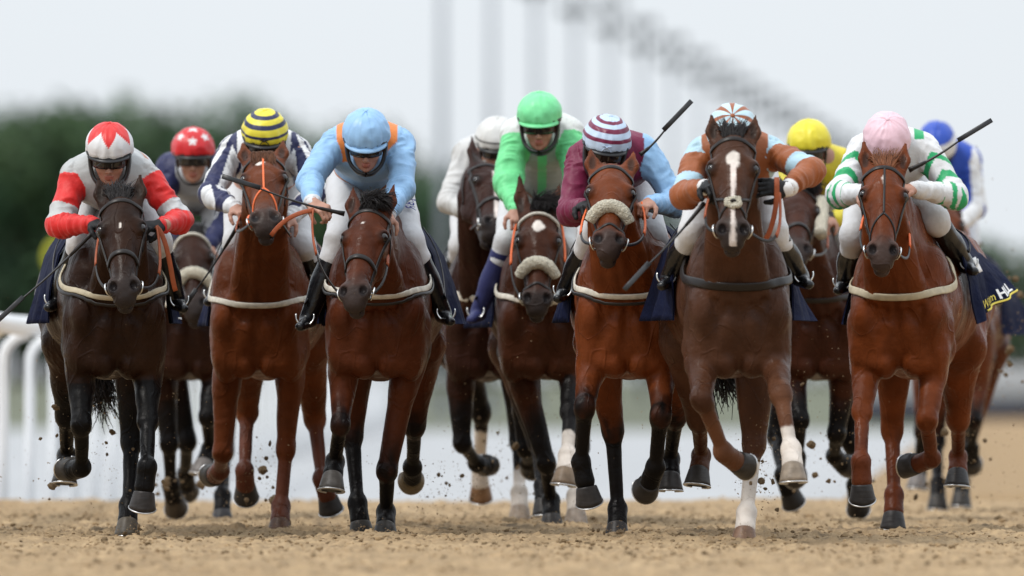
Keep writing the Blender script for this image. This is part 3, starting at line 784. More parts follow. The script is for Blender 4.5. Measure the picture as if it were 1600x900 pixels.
# ------------------------------------------------------------------ tack
def wrap_head(H, ts, angs, c=-.075):
    pts, nr = [], []
    for t, a in zip(ts, angs):
        o = H.Hd(t, 0, c); dr = H.hs * math.sin(R(a)) + H.hn * math.cos(R(a))
        hit = H.bvh.ray_cast(Vector(o), Vector(dr), .4)
        if hit[0] is None: continue
        if pts and np.linalg.norm(np.array(hit[0]) - pts[-1]) > .09: continue
        pts.append(np.array(hit[0])); nr.append(dr)
    return pts, nr
def bridle(H, leather='leather', noseband=.36, nose_w=.026, brow='leather', sheepskin=False, cheek_sheep=False, cross=None, center=None, ring=True, extra_low=False, puff=False):
    O = H.O; A = np.linspace
    br = empty('bridle', O); br.parent = H.root; br.location = (0, 0, 0)
    def st(ts, angs, w, th, mt, name, c=-.075, lift=0):
        p, nr = wrap_head(H, ts, angs, c)
        if len(p) > 2:
            if lift: p = [a + b * lift for a, b in zip(p, nr)]
            p = smooth_path(p, 2); nr2 = [nr[min(i // 2, len(nr) - 1)] for i in range(len(p))]
            return MB().strap(p, nr2, w, th).build(name, M[mt], br, O)
    a = A(-88, 88, 25)
    st(.042 + .035 * (a / 88) ** 2, a, .022, .007, brow if brow in M else 'leather', 'browband')
    if brow == 'beads':
        p, nr = wrap_head(H, .045 + .035 * (a / 88) ** 2, a); m = MB()
        p = smooth_path(p, 2)
        for q in p: m.ball(q + H.hn * .006, .0085, n=5)
        m.build('bead_row', M['white_strap'], br, O)
    for q in (-1, 1):
        t = A(.06, .475, 16); st(t, q * (84 - 8 * np.sin((t - .06) / .415 * 3.1)), .018, .007, leather, 'cheekpiece', -.07)
        t = A(.07, .22, 8); st(t, q * A(95, 130, 8), .014, .006, leather, 'throatlash', -.09)
    if noseband:
        a = A(-112, 112, 27)
        st(noseband + .05 * (np.abs(a) / 112) ** 2, a, nose_w, .009, leather, 'noseband')
    if extra_low:
        a = A(-120, 120, 27); st(.455 + .055 * (np.abs(a) / 120), a, .014, .006, leather, 'noseband')
    if center:
        t = A(.05, .33, 12); st(t, t * 0, .010, .006, center, 'face_strap')
        for q in (-1, 1):
            t = A(.33, .46, 8); st(t, q * A(0, 75, 8), .010, .006, center, 'face_strap')
    if sheepskin:
        p = [H.Hd(.345 + .045 * abs(x) ** 2.2, x * .094, .036 - .058 * abs(x) ** 2.4) for x in A(-1, 1, 31)]
        p = smooth_path(p, 3); m = MB().tube(p, [.033 * (1 - .25 * abs(2 * i / (len(p) - 1) - 1) ** 4) for i in range(len(p))], 22)
        v = np.array(m.v); c = np.repeat(np.array(p), 22, 0); o = v - c
        k = 1 + .09 * vnoise(v[:, 0] * 60, v[:, 1] * 60, v[:, 2] * 60, 3) + .07 * vnoise(v[:, 0] * 150, v[:, 1] * 150, v[:, 2] * 150, 5)
        m.v = [tuple(x) for x in c + o * k[:, None]]; m.build('sheepskin_noseband', M['sheepskin'], br, O)
    if cheek_sheep:
        for q in (-1, 1):
            p = [H.Hd(t, q * (.125 - .05 * max(t - .2, 0)), -.05) for t in A(.04, .34, 16)]; m = MB().tube(p, .034, 18)
            v = np.array(m.v); c = np.repeat(np.array(p), 18, 0); k = 1 + .2 * vnoise(v[:, 0] * 70, v[:, 1] * 70, v[:, 2] * 70, 3)
            m.v = [tuple(x) for x in c + (v - c) * k[:, None]]; m.build('sheepskin_cheekpiece', M['sheepskin'], br, O)
    if puff:
        m = MB().strap(*[x for x in wrap_head(H, A(.33, .47, 9), -A(55, -55, 9) * 0 - A(75, -75, 9))], .014, .008); m.strap(*wrap_head(H, A(.33, .47, 9), A(75, -75, 9)), .014, .008)
        m.build('crossed_noseband', M[leather], br, O)
        c = H.Hd(.40, 0, .022); m = MB(); rg = random.Random(4)
        for k in range(26):
            an = k * 2.4; r = .012 + .018 * rg.random(); m.ball(c + H.hs * math.cos(an) * r * 1.2 + H.hz * math.sin(an) * r + H.hn * rg.uniform(0, .01), .012, n=5)
        m.build('sheepskin_pad', M['sheepskin'], br, O); MB().ball(c + H.hn * .014, (.014, .012, .008), H.AX, 8).build('buckle', M['leather'], br, O)
    H.bit = {}
    for q in (-1, 1):
        c = H.Hd(.50, q * .074, -.062); H.bit[q] = c
        if ring: MB().ring(c, .030, .0045, [H.hz, unit(H.hn * .9 + H.hs * q * .5)], 20).build('bit_ring', M['metal'], br, O)
    MB().tube([H.bit[-1], H.bit[1]], .006).build('bit', M['metal'], br, O)
    return br
def girth_strap(H, z0, z1, mt, w=.035, a0=.42, tilt=0, extra=None):
    "breast strap round the chest"
    pts, nr = [], []; O = H.O
    for a in np.linspace(-100, 100, 41):
        z = z0 + (z1 - z0) * (abs(a) / 100) ** 1.6 + tilt * a / 100
        o = H.P(a0, 0, z); dr = unit(H.s * math.sin(R(a)) - H.b * math.cos(R(a)))
        hit = H.bvh.ray_cast(Vector(o), Vector(dr), .9)
        if hit[0] is None: continue
        pts.append(np.array(hit[0])); nr.append(np.array(hit[1]) if np.dot(hit[1], dr) > 0 else dr)
    nr = [unit(sum(nr[max(0, i - 1):i + 2])) for i in range(len(nr))]
    p2 = []
    for i in range(len(pts)):                # taut: stands clear of the hollows
        lo = pts[max(0, i - 3):i + 4]; p2.append(sum(lo) / len(lo) * .5 + pts[i] * .5 + nr[i] * .012)
    p3 = smooth_path(p2, 2); n3 = [nr[min(i // 2, len(nr) - 1)] for i in range(len(p3))]
    g = MB().strap(p3, n3, w, .010).build('breast_strap', M[mt], H.root, O)
    if extra:
        p4 = [a - V(0, 0, .028 * math.sin(math.pi * i / (len(p3) - 1))) + b * .012 for i, (a, b) in enumerate(zip(p3, n3))]
        MB().strap(p4, n3, .016, .008).build('martingale_strap', M[extra], H.root, O)
    return g
def saddle_cloth(H, mt='navy_cloth', flare=(.12, .12), zb=1.04, a0=.50, a1=1.12, text=None, saddle=True, lift=(0, 0)):
    O = H.O; m = MB(); nu, nv = 30, 52
    sec = np.array([(0, 1.545), (.10, 1.53), (.19, 1.47), (.255, 1.37), (.285, 1.24), (.295, 1.12), (.305, zb)])
    L = np.concatenate([[0], np.cumsum(np.linalg.norm(np.diff(sec, axis=0), axis=1))]); L /= L[-1]
    def S(u, v):
        "u 0..1 along the back, v -1..1 across"
        q = 1 if v > 0 else -1; t = abs(v); x = np.interp(t, L, sec[:, 0]); z = np.interp(t, L, sec[:, 1])
        fl = flare[0 if q < 0 else 1] * .62; lf = lift[0 if q < 0 else 1]
        rip = (math.sin(u * 9 + v * 3 + H.d) * .020 + math.sin(u * 23 + v * 5 + H.d * 3) * .012) * sstep(.55, 1, t)
        x = x + fl * max(t - .45, 0) ** 1.3 * (.15 + 1.6 * u) + rip + .03 * u
        z = z + lf * max(t - .45, 0) * u
        return H.P(a0 + (a1 - a0) * u + .03 * t, q * x, z - .02)
    G = [[S(i / nu, -1 + 2 * j / nv) for j in range(nv + 1)] for i in range(nu + 1)]
    G = np.array(G); du = np.gradient(G, axis=0); dv = np.gradient(G, axis=1); N = np.cross(dv, du); N /= np.linalg.norm(N, axis=2)[..., None]
    if np.dot(N[nu // 2, nv // 2], V(0, 0, 1)) < 0: N = -N
    A = (G + N * .004).reshape(-1, 3); B_ = (G - N * .004).reshape(-1, 3); n = len(A); c = nv + 1; fs = []
    for i in range(nu):
        for j in range(nv):
            a = i * c + j; fs.append((a, a + 1, a + c + 1, a + c)); fs.append((n + a, n + a + c, n + a + c + 1, n + a + 1))
    for i in range(nu):
        for j in (0, nv): a = i * c + j; fs.append((a, a + c, n + a + c, n + a))
    for j in range(nv):
        for i in (0, nu): a = i * c + j; fs.append((a, a + 1, n + a + 1, n + a))
    cl = mesh_obj('saddle_cloth', np.concatenate([A, B_]), fs, M[mt], H.root, O)
    H.clothS = S; H.cloth = cl
    if saddle:
        BX = np.array([H.s, H.b, V(0, 0, 1)])
        m = MB().ball(H.P(.80, 0, 1.555), (.15, .24, .045), BX, 12)
        m.build('saddle', M['boot'], H.root, O)
    return cl
_tc = {}
def text_geo(s, size=1.0, bold=0, shear=0):
    key = (s, bold, shear)
    if key not in _tc:
        cu = bpy.data.curves.new('t', 'FONT'); cu.body = s; cu.size = 1; cu.offset = bold; cu.shear = shear; cu.resolution_u = 3
        o = bpy.data.objects.new('t', cu); COL.objects.link(o); bpy.context.view_layer.update()
        me = o.to_mesh(); v = np.array([tuple(x.co) for x in me.vertices]); f = [tuple(p.vertices) for p in me.polygons]
        o.to_mesh_clear(); bpy.data.objects.remove(o); bpy.data.curves.remove(cu); _tc[key] = (v, f)
    return _tc[key]
def text_on(S, s, u0, v0, du, dv, mt, parent, O, name='lettering', bold=.02, shear=0, off=.006, along='u', hgt=1.0):
    """lettering laid on the surface S(u,v): baseline starts at (u0,v0), x runs along +u scaled so the text is du long, height dv"""
    v, f = text_geo(s, 1, bold, shear); w = v[:, 0].max() - v[:, 0].min(); x0 = v[:, 0].min(); out = []
    for p in v:
        a = (p[0] - x0) / w; b = p[1] / .72
        u = u0 + du[0] * a + dv[0] * b; vv = v0 + du[1] * a + dv[1] * b
        e = 1e-3; c = S(u, vv); nu = np.cross(S(u + e, vv) - c, S(u, vv + e) - c); nu = unit(nu)
        if off < 0: nu = -nu
        out.append(c + nu * abs(off))
    return mesh_obj(name, out, f, M[mt], parent, O, smooth=False)
def reins(H, q, hand, mt='leather', grip='tan_rein', sag=.08, w=.02):
    a = H.bit[q]; b = np.asarray(hand); c1 = a * .6 + b * .4 + V(0, 0, -sag) + H.hs * q * .06; c2 = a * .25 + b * .75 + V(0, 0, -sag) + H.hs * q * .05
    p = bez(a, c1, c2, b, 26); k = 13
    nr = [unit(H.hs * q + V(0, -.4, .2))] * len(p)
    r1 = MB().strap(p[:k + 1], nr[:k + 1], w * .75, .006).build('rein', M[mt], H.root, H.O)
    r2 = MB().strap(p[k:], nr[k:], w * 1.1, .009).build('rein', M[grip], H.root, H.O)
# ------------------------------------------------------------------ jockeys
def add_hand(B, w, pd, pn, thumb, curl=70, spread=.0, grow=0.0, ids='hand'):
    """palm from the wrist w along pd, back of the hand towards pn, thumb on the side given (+1/-1 along lat)"""
    pd = unit(pd); pn = unit(pn - pd * np.dot(pn, pd)); lat = np.cross(pd, pn) * thumb
    g = grow
    A = np.array([lat, pn, pd])
    B.cone(w - pd * (.02 if g == 0 else .004), w + pd * .015, .027 + g, .026 + g, .02, id=ids)
    B.ell(w + pd * .050, (.041 + g, .018 + g, .050 + g), A, .012, id=ids)
    B.ell(w + pd * .028 + lat * .024, (.020 + g, .018 + g, .030 + g), A, .012, id=ids)
    lens = [(.040, .026, .020), (.045, .029, .021), (.042, .027, .020), (.033, .021, .017)]
    for i in range(4):
        o = lat * (.030 - .0205 * i); p = w + pd * (.086 - (.010 if i == 3 else .003 if i == 0 else 0)) + o + pn * .003
        sp = lat * spread * (1.5 - i); an = R(curl * (.55 + .05 * i)); r = .0092 + g
        B.ell(p, (.0105 + g, .0105 + g, .0105 + g), A, .006, id=ids)
        for j, L in enumerate(lens[i]):
            dr = unit(pd * math.cos(an) - pn * math.sin(an) + sp); q = p + dr * L
            B.cone(p, q, r, r - .0009, .0035, id=ids); p = q; r -= .0008; an += R(curl * (.85 if j == 0 else .55))
    p = w + pd * .022 + lat * .032; an = 0
    for j, (L, r) in enumerate(((.034, .0125), (.030, .0110), (.024, .0098))):
        dr = unit(lat * (.75 - .45 * j) + pd * (.75 + .1 * j) - pn * (.25 + .35 * j * min(curl, 80) / 70)); q = p + dr * L
        B.cone(p, q, r + g, r - .001 + g, .006, id=ids); p = q

def build_jockey(label, d, helm, pitch, sh, el, hd, kn, ft, silk, cap, yaw=0, roll=0, skin=(.42, .22, .155), glove=(False, False), curl=(98, 98), handdir=(None, None), handn=(None, None),
                 breech='breeches', boot='boot', peak='frame', hood=False, face=True, hipz=1.76, hips=(.70, None), dh=.03, ds=.20, cap_s=1.0, thigh=.92, name_text=None, h=.006, fore_sgn=(-1, -1), kd=.28, spread=(0, 0), cuff=None, sleeve=.90, button=True, gog=True):
    t_ = time.time(); J = Horse()
    HC = W(helm[0], helm[1], d + dh)
    root_loc = V(W(helm[0], HZ, d + .4)[0], d + .4, 1.0)
    O = root_loc
    root = empty('person', O); tag(root, label, 'jockey', 'jockeys riding in the race'); J.root = root; J.O = O
    fw = V(math.sin(R(yaw)), -math.cos(R(yaw)), 0); sd_ = V(math.cos(R(yaw)), math.sin(R(yaw)), 0)
    cp, sp = math.cos(R(pitch)), math.sin(R(pitch))
    f = unit(fw * cp - V(0, 0, sp)); u = unit(fw * sp + V(0, 0, cp)); s = sd_
    if roll: c_, s_ = math.cos(R(roll)), math.sin(R(roll)); s, u = s * c_ + u * s_, u * c_ - s * s_
    A = np.array([s, f, u]); C = HC - u * .056
    Q = lambda a, b, c: C + s * a + f * b + u * c
    S = [W(*sh[i], d + ds) for i in (0, 1)]
    E = [solve(S[i], el[i], .29, -1) for i in (0, 1)]
    Wr = [solve(E[i], hd[i], .25, fore_sgn[i]) for i in (0, 1)]
    mid = (S[0] + S[1]) / 2
    hipc = V(hips[1] if hips[1] is not None else mid[0], d + hips[0], hipz)
    Hp = [hipc + V(-.11, 0, -.02), hipc + V(.11, 0, -.02)]
    K = [W(*kn[i], d + kd) for i in (0, 1)]
    An = [solve(K[i], ft[i], .40, 1) for i in (0, 1)]
    ad = [unit(Wr[i] - E[i]) for i in (0, 1)]
    J.hand = [Wr[i] + ad[i] * .07 for i in (0, 1)]
    hds = [np.asarray(handdir[i], float) if handdir[i] is not None else ad[i] + V(0, -.3, -.25) for i in (0, 1)]
    hns = [np.asarray(handn[i], float) if handn[i] is not None else V(0, -.35, .9) for i in (0, 1)]
    B = Body()
    # torso and limbs
    B.cone(mid, hipc, .11, .12, .05, V(1, 0, 0), 1.3); B.cone(S[0], S[1], .058, .058, .05)
    B.cone(Q(0, -.03, -.06), mid + V(0, 0, -.01), .052, .06, .03)
    for i in (0, 1):
        B.cone(S[i], E[i], .050, .040, .03); B.cone(E[i], Wr[i], .040, .027, .02, id='arm')
        add_hand(B, Wr[i], hds[i], hns[i], -1 if i == 0 else 1, curl[i], spread[i]) if False else add_hand(B, Wr[i], hds[i], hns[i], (1 if i == 0 else -1), curl[i], spread[i])
        B.cone(Hp[i], K[i], .085, .052, .05); B.cone(K[i], An[i], .048, .028, .03)
        toe = An[i] + V((-.03, .03)[i], -.13, -.05); B.cone(An[i], An[i] * .8 + toe * .2, .018, .014, .01)
    # head
    B.ell(Q(0, -.012, .012), (.074, .094, .10), A, .02, id='head')
    B.ell(Q(0, .030, -.045), (.060, .062, .072), A, .025, id='head')
    B.ell(Q(0, .052, -.092), (.036, .034, .026), A, .02, id='head')
    B.ell(Q(0, .076, -.104), (.017, .014, .014), A, .012, id='head')
    for q in (-1, 1):
        B.ell(Q(q * .040, .060, -.038), (.022, .022, .022), A, .015, id='head')
        B.ell(Q(q * .078, -.005, -.02), (.009, .018, .030), A, .008, id='head')
        B.ell(Q(q * .031, .094, -.004), (.017, .014, .011), A, .008, '-', id='head')
        B.ell(Q(q * .031, .078, -.004), (.013, .013, .012), A, .003, id='eyeball')
        B.cone(Q(q * .012, .091, .014), Q(q * .046, .080, .013), .008, .006, .008, id='head')
    B.cone(Q(0, .088, .004), Q(0, .112, -.040), .008, .0105, .008, id='head')
    for q in (-1, 1): B.ell(Q(q * .0105, .100, -.043), (.008, .010, .007), A, .005, id='head')
    B.ell(Q(0, .094, -.068), (.023, .010, .0055), A, .004, id='lip'); B.ell(Q(0, .091, -.079), (.019, .010, .0060), A, .004, id='lip')
    Vt, Qd = B.mesh(h); Vt = relax(Vt, Qd, 1, .25)
    own, par = B.owner(Vt); ids = np.array([str(q.get('id')) for q in B.p])[own]
    Cc = np.tile(np.array(skin, float), (len(Vt), 1))
    rel = Vt - C; la, fb, ub = rel @ s, rel @ f, rel @ u
    Cc[ids == 'lip'] = np.array(skin) * (.85, .55, .55)
    hd_ = (ids == 'head')
    Cc[hd_ & (np.abs(np.abs(la) - .030) < .018) & (np.abs(ub + .004) < .012) & (fb > .06)] *= .6
    Cc[hd_ & (np.abs(ub - .014) < .005) & (np.abs(la) > .012) & (fb > .07)] = (.06, .035, .02)
    Cc[hd_ & (ub < -.05) & (fb > -.02)] *= (.93, .88, .86)
    Cc[ids == 'eyeball'] = (.5, .45, .42)
    Cc[(ids == 'eyeball') & (np.hypot(np.abs(la) - .031, ub + .004) < .0065)] = (.02, .015, .01)
    Cc[hd_ & (fb < .0) & (ub > -.08)] = (.03, .02, .015)
    mesh_obj('body', Vt, Qd, M['skin'], root, O, col=Cc)
    for i in (0, 1):
        if glove[i]:
            G = Body(); add_hand(G, Wr[i], hds[i], hns[i], (1 if i == 0 else -1), curl[i], spread[i], .0025)
            G.cone(Wr[i] - ad[i] * .02, Wr[i], .033, .031, .01)
            v, q = G.mesh(.0045); mesh_obj('glove', v, q, M['glove'], root, O)
    # racing silks
    T = Body(); sl = sleeve
    T.cone(mid + V(0, .03, 0), hipc * .8 + mid * .2, .128, .125, .05, V(1, 0, 0), 1.32, id='torso')
    T.cone(S[0] * .82 + S[1] * .18, S[1] * .82 + S[0] * .18, .078, .078, .05, id='torso')
    T.ell(mid + V(0, .05, -.05), (.17, .13, .12), None, .05, id='torso')
    T.cone(mid + V(0, -.01, .0), Q(0, -.035, -.085), .072, .062, .03, id='torso')
    for i in (0, 1):
        T.cone(S[i], E[i], .068 * sl, .062 * sl, .04, id='U%d' % i)
        T.cone(E[i], E[i] * .12 + Wr[i] * .88, .062 * sl, .038, .03, id='F%d' % i)
        T.cone(E[i] * .12 + Wr[i] * .88, Wr[i] * 1.0, .036, .032, .01, id='F%d' % i)
    v, q = T.mesh(.0065); n = vnormals(v, q); own, par = T.owner(v); tid = np.array([x['id'] for x in T.p])[own]
    arm = np.array([t[0] in 'UF' for t in tid])
    def ridge(x, y, z, sd): return 1 - np.abs(vnoise(x, y, z, sd)) * 2
    wr = ridge(v[:, 0] * 9, v[:, 1] * 5, v[:, 2] * 11, int(helm[0])) * .0085 + ridge(v[:, 0] * 19 + v[:, 2] * 9, v[:, 1] * 12, v[:, 2] * 17, 5) * .003 + vnoise(v[:, 0] * 40, v[:, 1] * 30, v[:, 2] * 40, 7) * .0012
    
    angs = np.zeros(len(v)); 
    for i in (0, 1):
        for key, a_, b_ in (('U', S[i], E[i]), ('F', E[i], Wr[i])):
            m = tid == key + str(i); ax = _axes(b_ - a_); r_ = v[m] - a_
            angs[m] = np.degrees(np.arctan2(r_ @ V(0, -1, 0), r_ @ unit(V(1, 0, 0) - ax[2] * ax[2][0])))
    arm_s = np.where(np.char.startswith(tid, 'U'), par, 0) + np.where(np.char.startswith(tid, 'F'), 1 + par, 0)
    aa = np.radians(angs); wp = vnoise(v[:, 0] * 7, v[:, 1] * 7, v[:, 2] * 7, 77) * 1.3; fold = ridge(arm_s * 4.6 + wp + np.cos(aa) * .8, np.sin(aa) * 1.1, np.cos(aa) * 1.1 + helm[0], 3) * .0056 + ridge(arm_s * 10 + wp * 2 + np.sin(aa), np.sin(aa) * 2, np.cos(aa) * 2 + helm[0], 8) * .0045
    tf = ridge((v[:, 0] - mid[0]) * 10, v[:, 1] * 3, v[:, 2] * 4, 2) * .007
    wr = wr * .45 + np.where(arm, fold, tf)
    v2 = v + n * wr[:, None]; v2 = relax(v2, q, 1, .25)
    L = dict(id=tid, t=par, x=v[:, 0] - mid[0], y=v[:, 1] - mid[1], z=v[:, 2] - mid[2], ang=angs, arm=arm)
    arm_s = np.where(np.char.startswith(tid, 'U'), par, 0) + np.where(np.char.startswith(tid, 'F'), 1 + par, 0); L['s'] = arm_s; L['right'] = np.char.endswith(tid, '1') & arm
    col = silk(L)
    if cuff is not None:
        m = np.char.startswith(tid, 'F') & ((v - Wr[0]) @ ad[0] > -.03) & (np.linalg.norm(v - Wr[0], axis=1) < .07); col[m] = cuff
        m = np.char.startswith(tid, 'F') & ((v - Wr[1]) @ ad[1] > -.03) & (np.linalg.norm(v - Wr[1], axis=1) < .07); col[m] = cuff
    mesh_obj('racing_jacket', v2, q, M['silk'], root, O, col=col)
    # breeches, boots
    T = Body(); T.cone(hipc * .9 + mid * .1, hipc, .105, .12, .05, V(1, 0, 0), 1.3)
    for i in (0, 1):
        T.cone(Hp[i], K[i], .098 * thigh, .068 * thigh, .05); T.cone(K[i], K[i] * .74 + An[i] * .26, .064 * thigh, .055, .03)
    v, q = T.mesh(.009); n = vnormals(v, q)
    v = v + n * (ridge(v[:, 0] * 8, v[:, 1] * 5, v[:, 2] * 10, 11) * .005)[:, None]
    mesh_obj('breeches', v, q, M[breech], root, O)
    J.S, J.E, J.Wr, J.K, J.An, J.mid, J.Hp = S, E, Wr, K, An, mid, Hp
    for i in (0, 1):
        T = Body(); a = K[i] * .82 + An[i] * .18
        T.cone(a, An[i], .058, .042, .02); T.ell(a * .55 + An[i] * .45 + V(0, .02, 0), (.052, .055, .09), _axes(An[i] - K[i]), .03)
        toe = An[i] + V((-.035, .035)[i], -.15, -.045)
        T.cone(An[i] + V(0, .03, -.02), toe, .040, .026, .015, V(0, 0, 1), .85)
        v, q = T.mesh(.008); mesh_obj('boot', v, q, M[boot], root, O)
        # stirrup iron belongs to the saddle: built by the caller from J.An
    # helmet with silk cap, peak, goggles
    hc = HC + u * .0; r0 = V(.113, .138, .112) * cap_s; vs_, cs = [], []; NA, NE = 96, 44
    for j in range(NE + 1):
        e = -14 + (90 + 14) * j / NE
        for k in range(NA):
            a = 360 * k / NA; ca, sa = math.cos(R(a)), math.sin(R(a)); ce, se = math.cos(R(max(e, 0))), math.sin(R(e))
            rip = 1 + .012 * math.sin(R(a * 6)) * ce + .010 * math.sin(R(a * 11 + e * 7)) * ce * (1 - j / NE) + .016 * math.sin(R(a * 3 + e * 4 + helm[0])) * ce * (1 - j / NE)
            if e < -6: rip *= 1 - .04 * (-6 - e) / 8
            p = hc + (s * r0[0] * sa * ce + f * r0[1] * ca * ce) * rip + u * r0[2] * se
            vs_.append(p); cs.append(cap((a + 180) % 360 - 180, e))
    fs = [(j * NA + k, j * NA + (k + 1) % NA, (j + 1) * NA + (k + 1) % NA, (j + 1) * NA + k) for j in range(NE) for k in range(NA)]
    vv = np.array(vs_); q_ = (vv - hc); ea = np.repeat(np.linspace(-14, 90, NE + 1), NA); az = np.tile(np.linspace(0, 2 * math.pi, NA, endpoint=False), NE + 1)
    cre = (1 - 2 * np.abs(vnoise(np.cos(az) * 3.2, np.sin(az) * 3.2, ea / 26 + helm[0], 6))) * .0030 + (1 - 2 * np.abs(vnoise(np.cos(az) * 9, np.sin(az) * 9, ea / 60, 7))) * .0022 * sstep(35, -5, ea)
    vs_ = vv + q_ / np.linalg.norm(q_, axis=1)[:, None] * cre[:, None]
    he = mesh_obj('helmet', vs_, fs, M['cap'], root, O, col=np.array(cs))
    if button: mesh_obj('button', *(lambda m: (m.v, m.f))(MB().ball(hc + u * r0[2], (.012, .012, .007), A, 6)), M['cap'], he, O, col=np.tile(np.array(cap(0, 89)), (len(MB().ball(hc, .01, A, 6).v), 1)))
    m = MB(); pk = []
    for i in range(17):
        a = -62 + 124 * i / 16; ca, sa = math.cos(R(a)), math.sin(R(a)); o = hc - u * .022
        w_ = .018 * max(math.cos(R(a * 1.35)), 0) ** .6
        pk.append((o + s * r0[0] * .99 * sa + f * r0[1] * .97 * ca, o + s * (r0[0] + w_ * .5) * sa + f * (r0[1] + w_) * ca - u * (.010 + w_ * .25)))
    v = []
    for a_, b_ in pk: v += [a_ + u * .003, b_ + u * .002, b_ - u * .003, a_ - u * .006]
    fs = []
    for i in range(16):
        for k in range(4): fs.append((i * 4 + k, i * 4 + (k + 1) % 4, i * 4 + 4 + (k + 1) % 4, i * 4 + 4 + k))
    fs += [(0, 1, 2, 3), (64, 67, 66, 65)]; m.add(v, fs)
    if peak == 'cap': mesh_obj('peak', m.v, m.f, M['cap'], he, O, col=np.tile(np.array(cap(0, -10)), (len(m.v), 1)))
    else: m.build('peak', M[peak], he, O)
    # dark skull-cap rim and harness below the silk
    m = MB(); pts = [hc - u * .022 + s * .101 * cap_s * math.sin(R(a)) + f * .122 * cap_s * math.cos(R(a)) for a in range(0, 361, 10)]
    nr = [unit(p - hc) for p in pts]; m.strap(pts, nr, .030, .012); m.build('helmet_rim', M['frame'], he, O)
    w_ = .052 if hood else .020
    for q in (-1, 1):
        p = smooth_path([Q(q * .086, .010, .02), Q(q * .083, .012, -.03), Q(q * .070, .028, -.085), Q(q * .035, .058, -.118), Q(0, .070, -.124)], 4)
        MB().strap(p, [unit(x - Q(0, .0, -.04)) for x in p], w_, .010 if not hood else .018).build('chin_strap', M['frame'], he, O)
    if gog:
        go = None; p = []; nr = []
        for a in np.linspace(-58, 58, 15):
            p.append(Q(.080 * math.sin(R(a)), .030 + .074 * math.cos(R(a)), .004)); nr.append(s * math.sin(R(a)) + f * math.cos(R(a)))
        go = MB().strap(p, nr, .064, .012).build('goggles', M['frame'], root, O)
        for q in (-1, 1):
            pp = []; nn_ = []
            for a in np.linspace(8, 50, 7):
                pp.append(Q(q * .080 * math.sin(R(a)), .0365 + .074 * math.cos(R(a)), .001)); nn_.append(s * q * math.sin(R(a)) + f * math.cos(R(a)))
            MB().strap(pp, nn_, .046, .011).build('lens', M['lens'], go, O)
    if name_text:
        i, txt, mtx = name_text; a, b = Hp[i], K[i]; dr = unit(b - a); out = unit(V((-1, 1)[i] * .22, -.9, .2)); out = unit(out - dr * np.dot(out, dr)); up = np.cross(dr, out) * (1 if i == 1 else -1)
        v, fc = text_geo(txt, 1, .02); sc = .060; vs3 = []
        for p in v:
            th = (p[1] * sc - .03) / (.085 * thigh); base = a + (b - a) * (.52) + dr * (p[0] * sc * .9); rr = .098 * thigh + (.068 - .098) * thigh * np.clip(np.dot(base - a, dr) / np.linalg.norm(b - a), 0, 1) + .022
            vs3.append(base + (out * math.cos(th) + up * math.sin(th)) * rr)
        mesh_obj('lettering', vs3, fc, M[mtx], root, O, smooth=False)
    J.front = hc - u * .0 + f * r0[1] * 1.02; J.s_, J.u_, J.f_, J.he = s, u, f, he
    print('jockey', helm[0], round(time.time() - t_, 2)); return J
def bow(J, mt):
    c = J.front; m = MB()
    for q in (-1, 1):
        m.tube(bez(c, c + J.s_ * q * .02 + J.u_ * .014, c + J.s_ * q * .034 + J.u_ * .004, c + J.s_ * q * .004, 7), .0022, 5)
        m.tube(bez(c, c + J.s_ * q * .012 - J.u_ * .005, c + J.s_ * q * .02 - J.u_ * .015, c + J.s_ * q * .022 - J.u_ * .022, 5), .0022, 5)
    m.ball(c, .005, n=5); m.build('bow', M[mt], J.he, J.O)
def stirrups(H, J):
    for i in (0, 1):
        c = J.An[i] + V((-.015, .015)[i], -.075, .005)
        MB().ring(c + V(0, 0, .0), .043, .0045, [V(1, 0, 0), V(0, .25, 1)], 22, (165, 375)).build('stirrup', M['metal'], H.root, H.O)
        top = H.P(.70, (-.2, .2)[i], 1.48); p = bez(top, top * .6 + c * .4 + V((-.08, .08)[i], 0, 0), top * .2 + c * .8, c + V(0, 0, .055), 10)
        MB().strap(p, [V((-1, 1)[i], -.3, 0)] * 10, .022, .006).build('stirrup_leather', M['leather'], H.root, H.O)
def whip(label, p0, p1, d0, d1, r=.0075, butt=True):
    a = W(p0[0], p0[1], d0); b = W(p1[0], p1[1], d1)           # a = butt, b = flap
    pts = [a + (b - a) * t + V(0, 0, -.012 * math.sin(math.pi * t)) for t in np.linspace(0, 1, 14)]
    root = empty('whip', a); tag(root, label, 'whip', "jockeys' whips")
    MB().tube(pts[3:], list(np.linspace(r * .8, r * .5, 11)), 8).build('shaft', M['whip'], root, a)
    MB().tube(pts[:5], [r * 1.7, r * 1.3, r * 1.2, r * 1.15, r * .9], 10).build('grip', M['leather'], root, a)
    n = V(0, -1, .3); MB().strap([b + unit(b - a) * t for t in (-.04, .02, .09, .15)], [n] * 4, .024, .008).build('flap', M['whip'], root, a)
    return root
# ------------------------------------------------------------------ the field
BAY = (.125, .037, .012); DARK = (.018, .009, .006); BROWN = (.068, .029, .015)
WHT = (.70, .71, .72); RED = (.62, .020, .018); NAVY = (.014, .018, .075); LBLUE = (.27, .47, .72); MAROON = (.155, .008, .045); BRN = (.29, .082, .022)
M['blue_tape'] = mat('blue_tape', (.48, .60, .76), .5)
def base(L, c): return np.tile(np.array(c, float), (len(L['x']), 1))
def want(n): return True

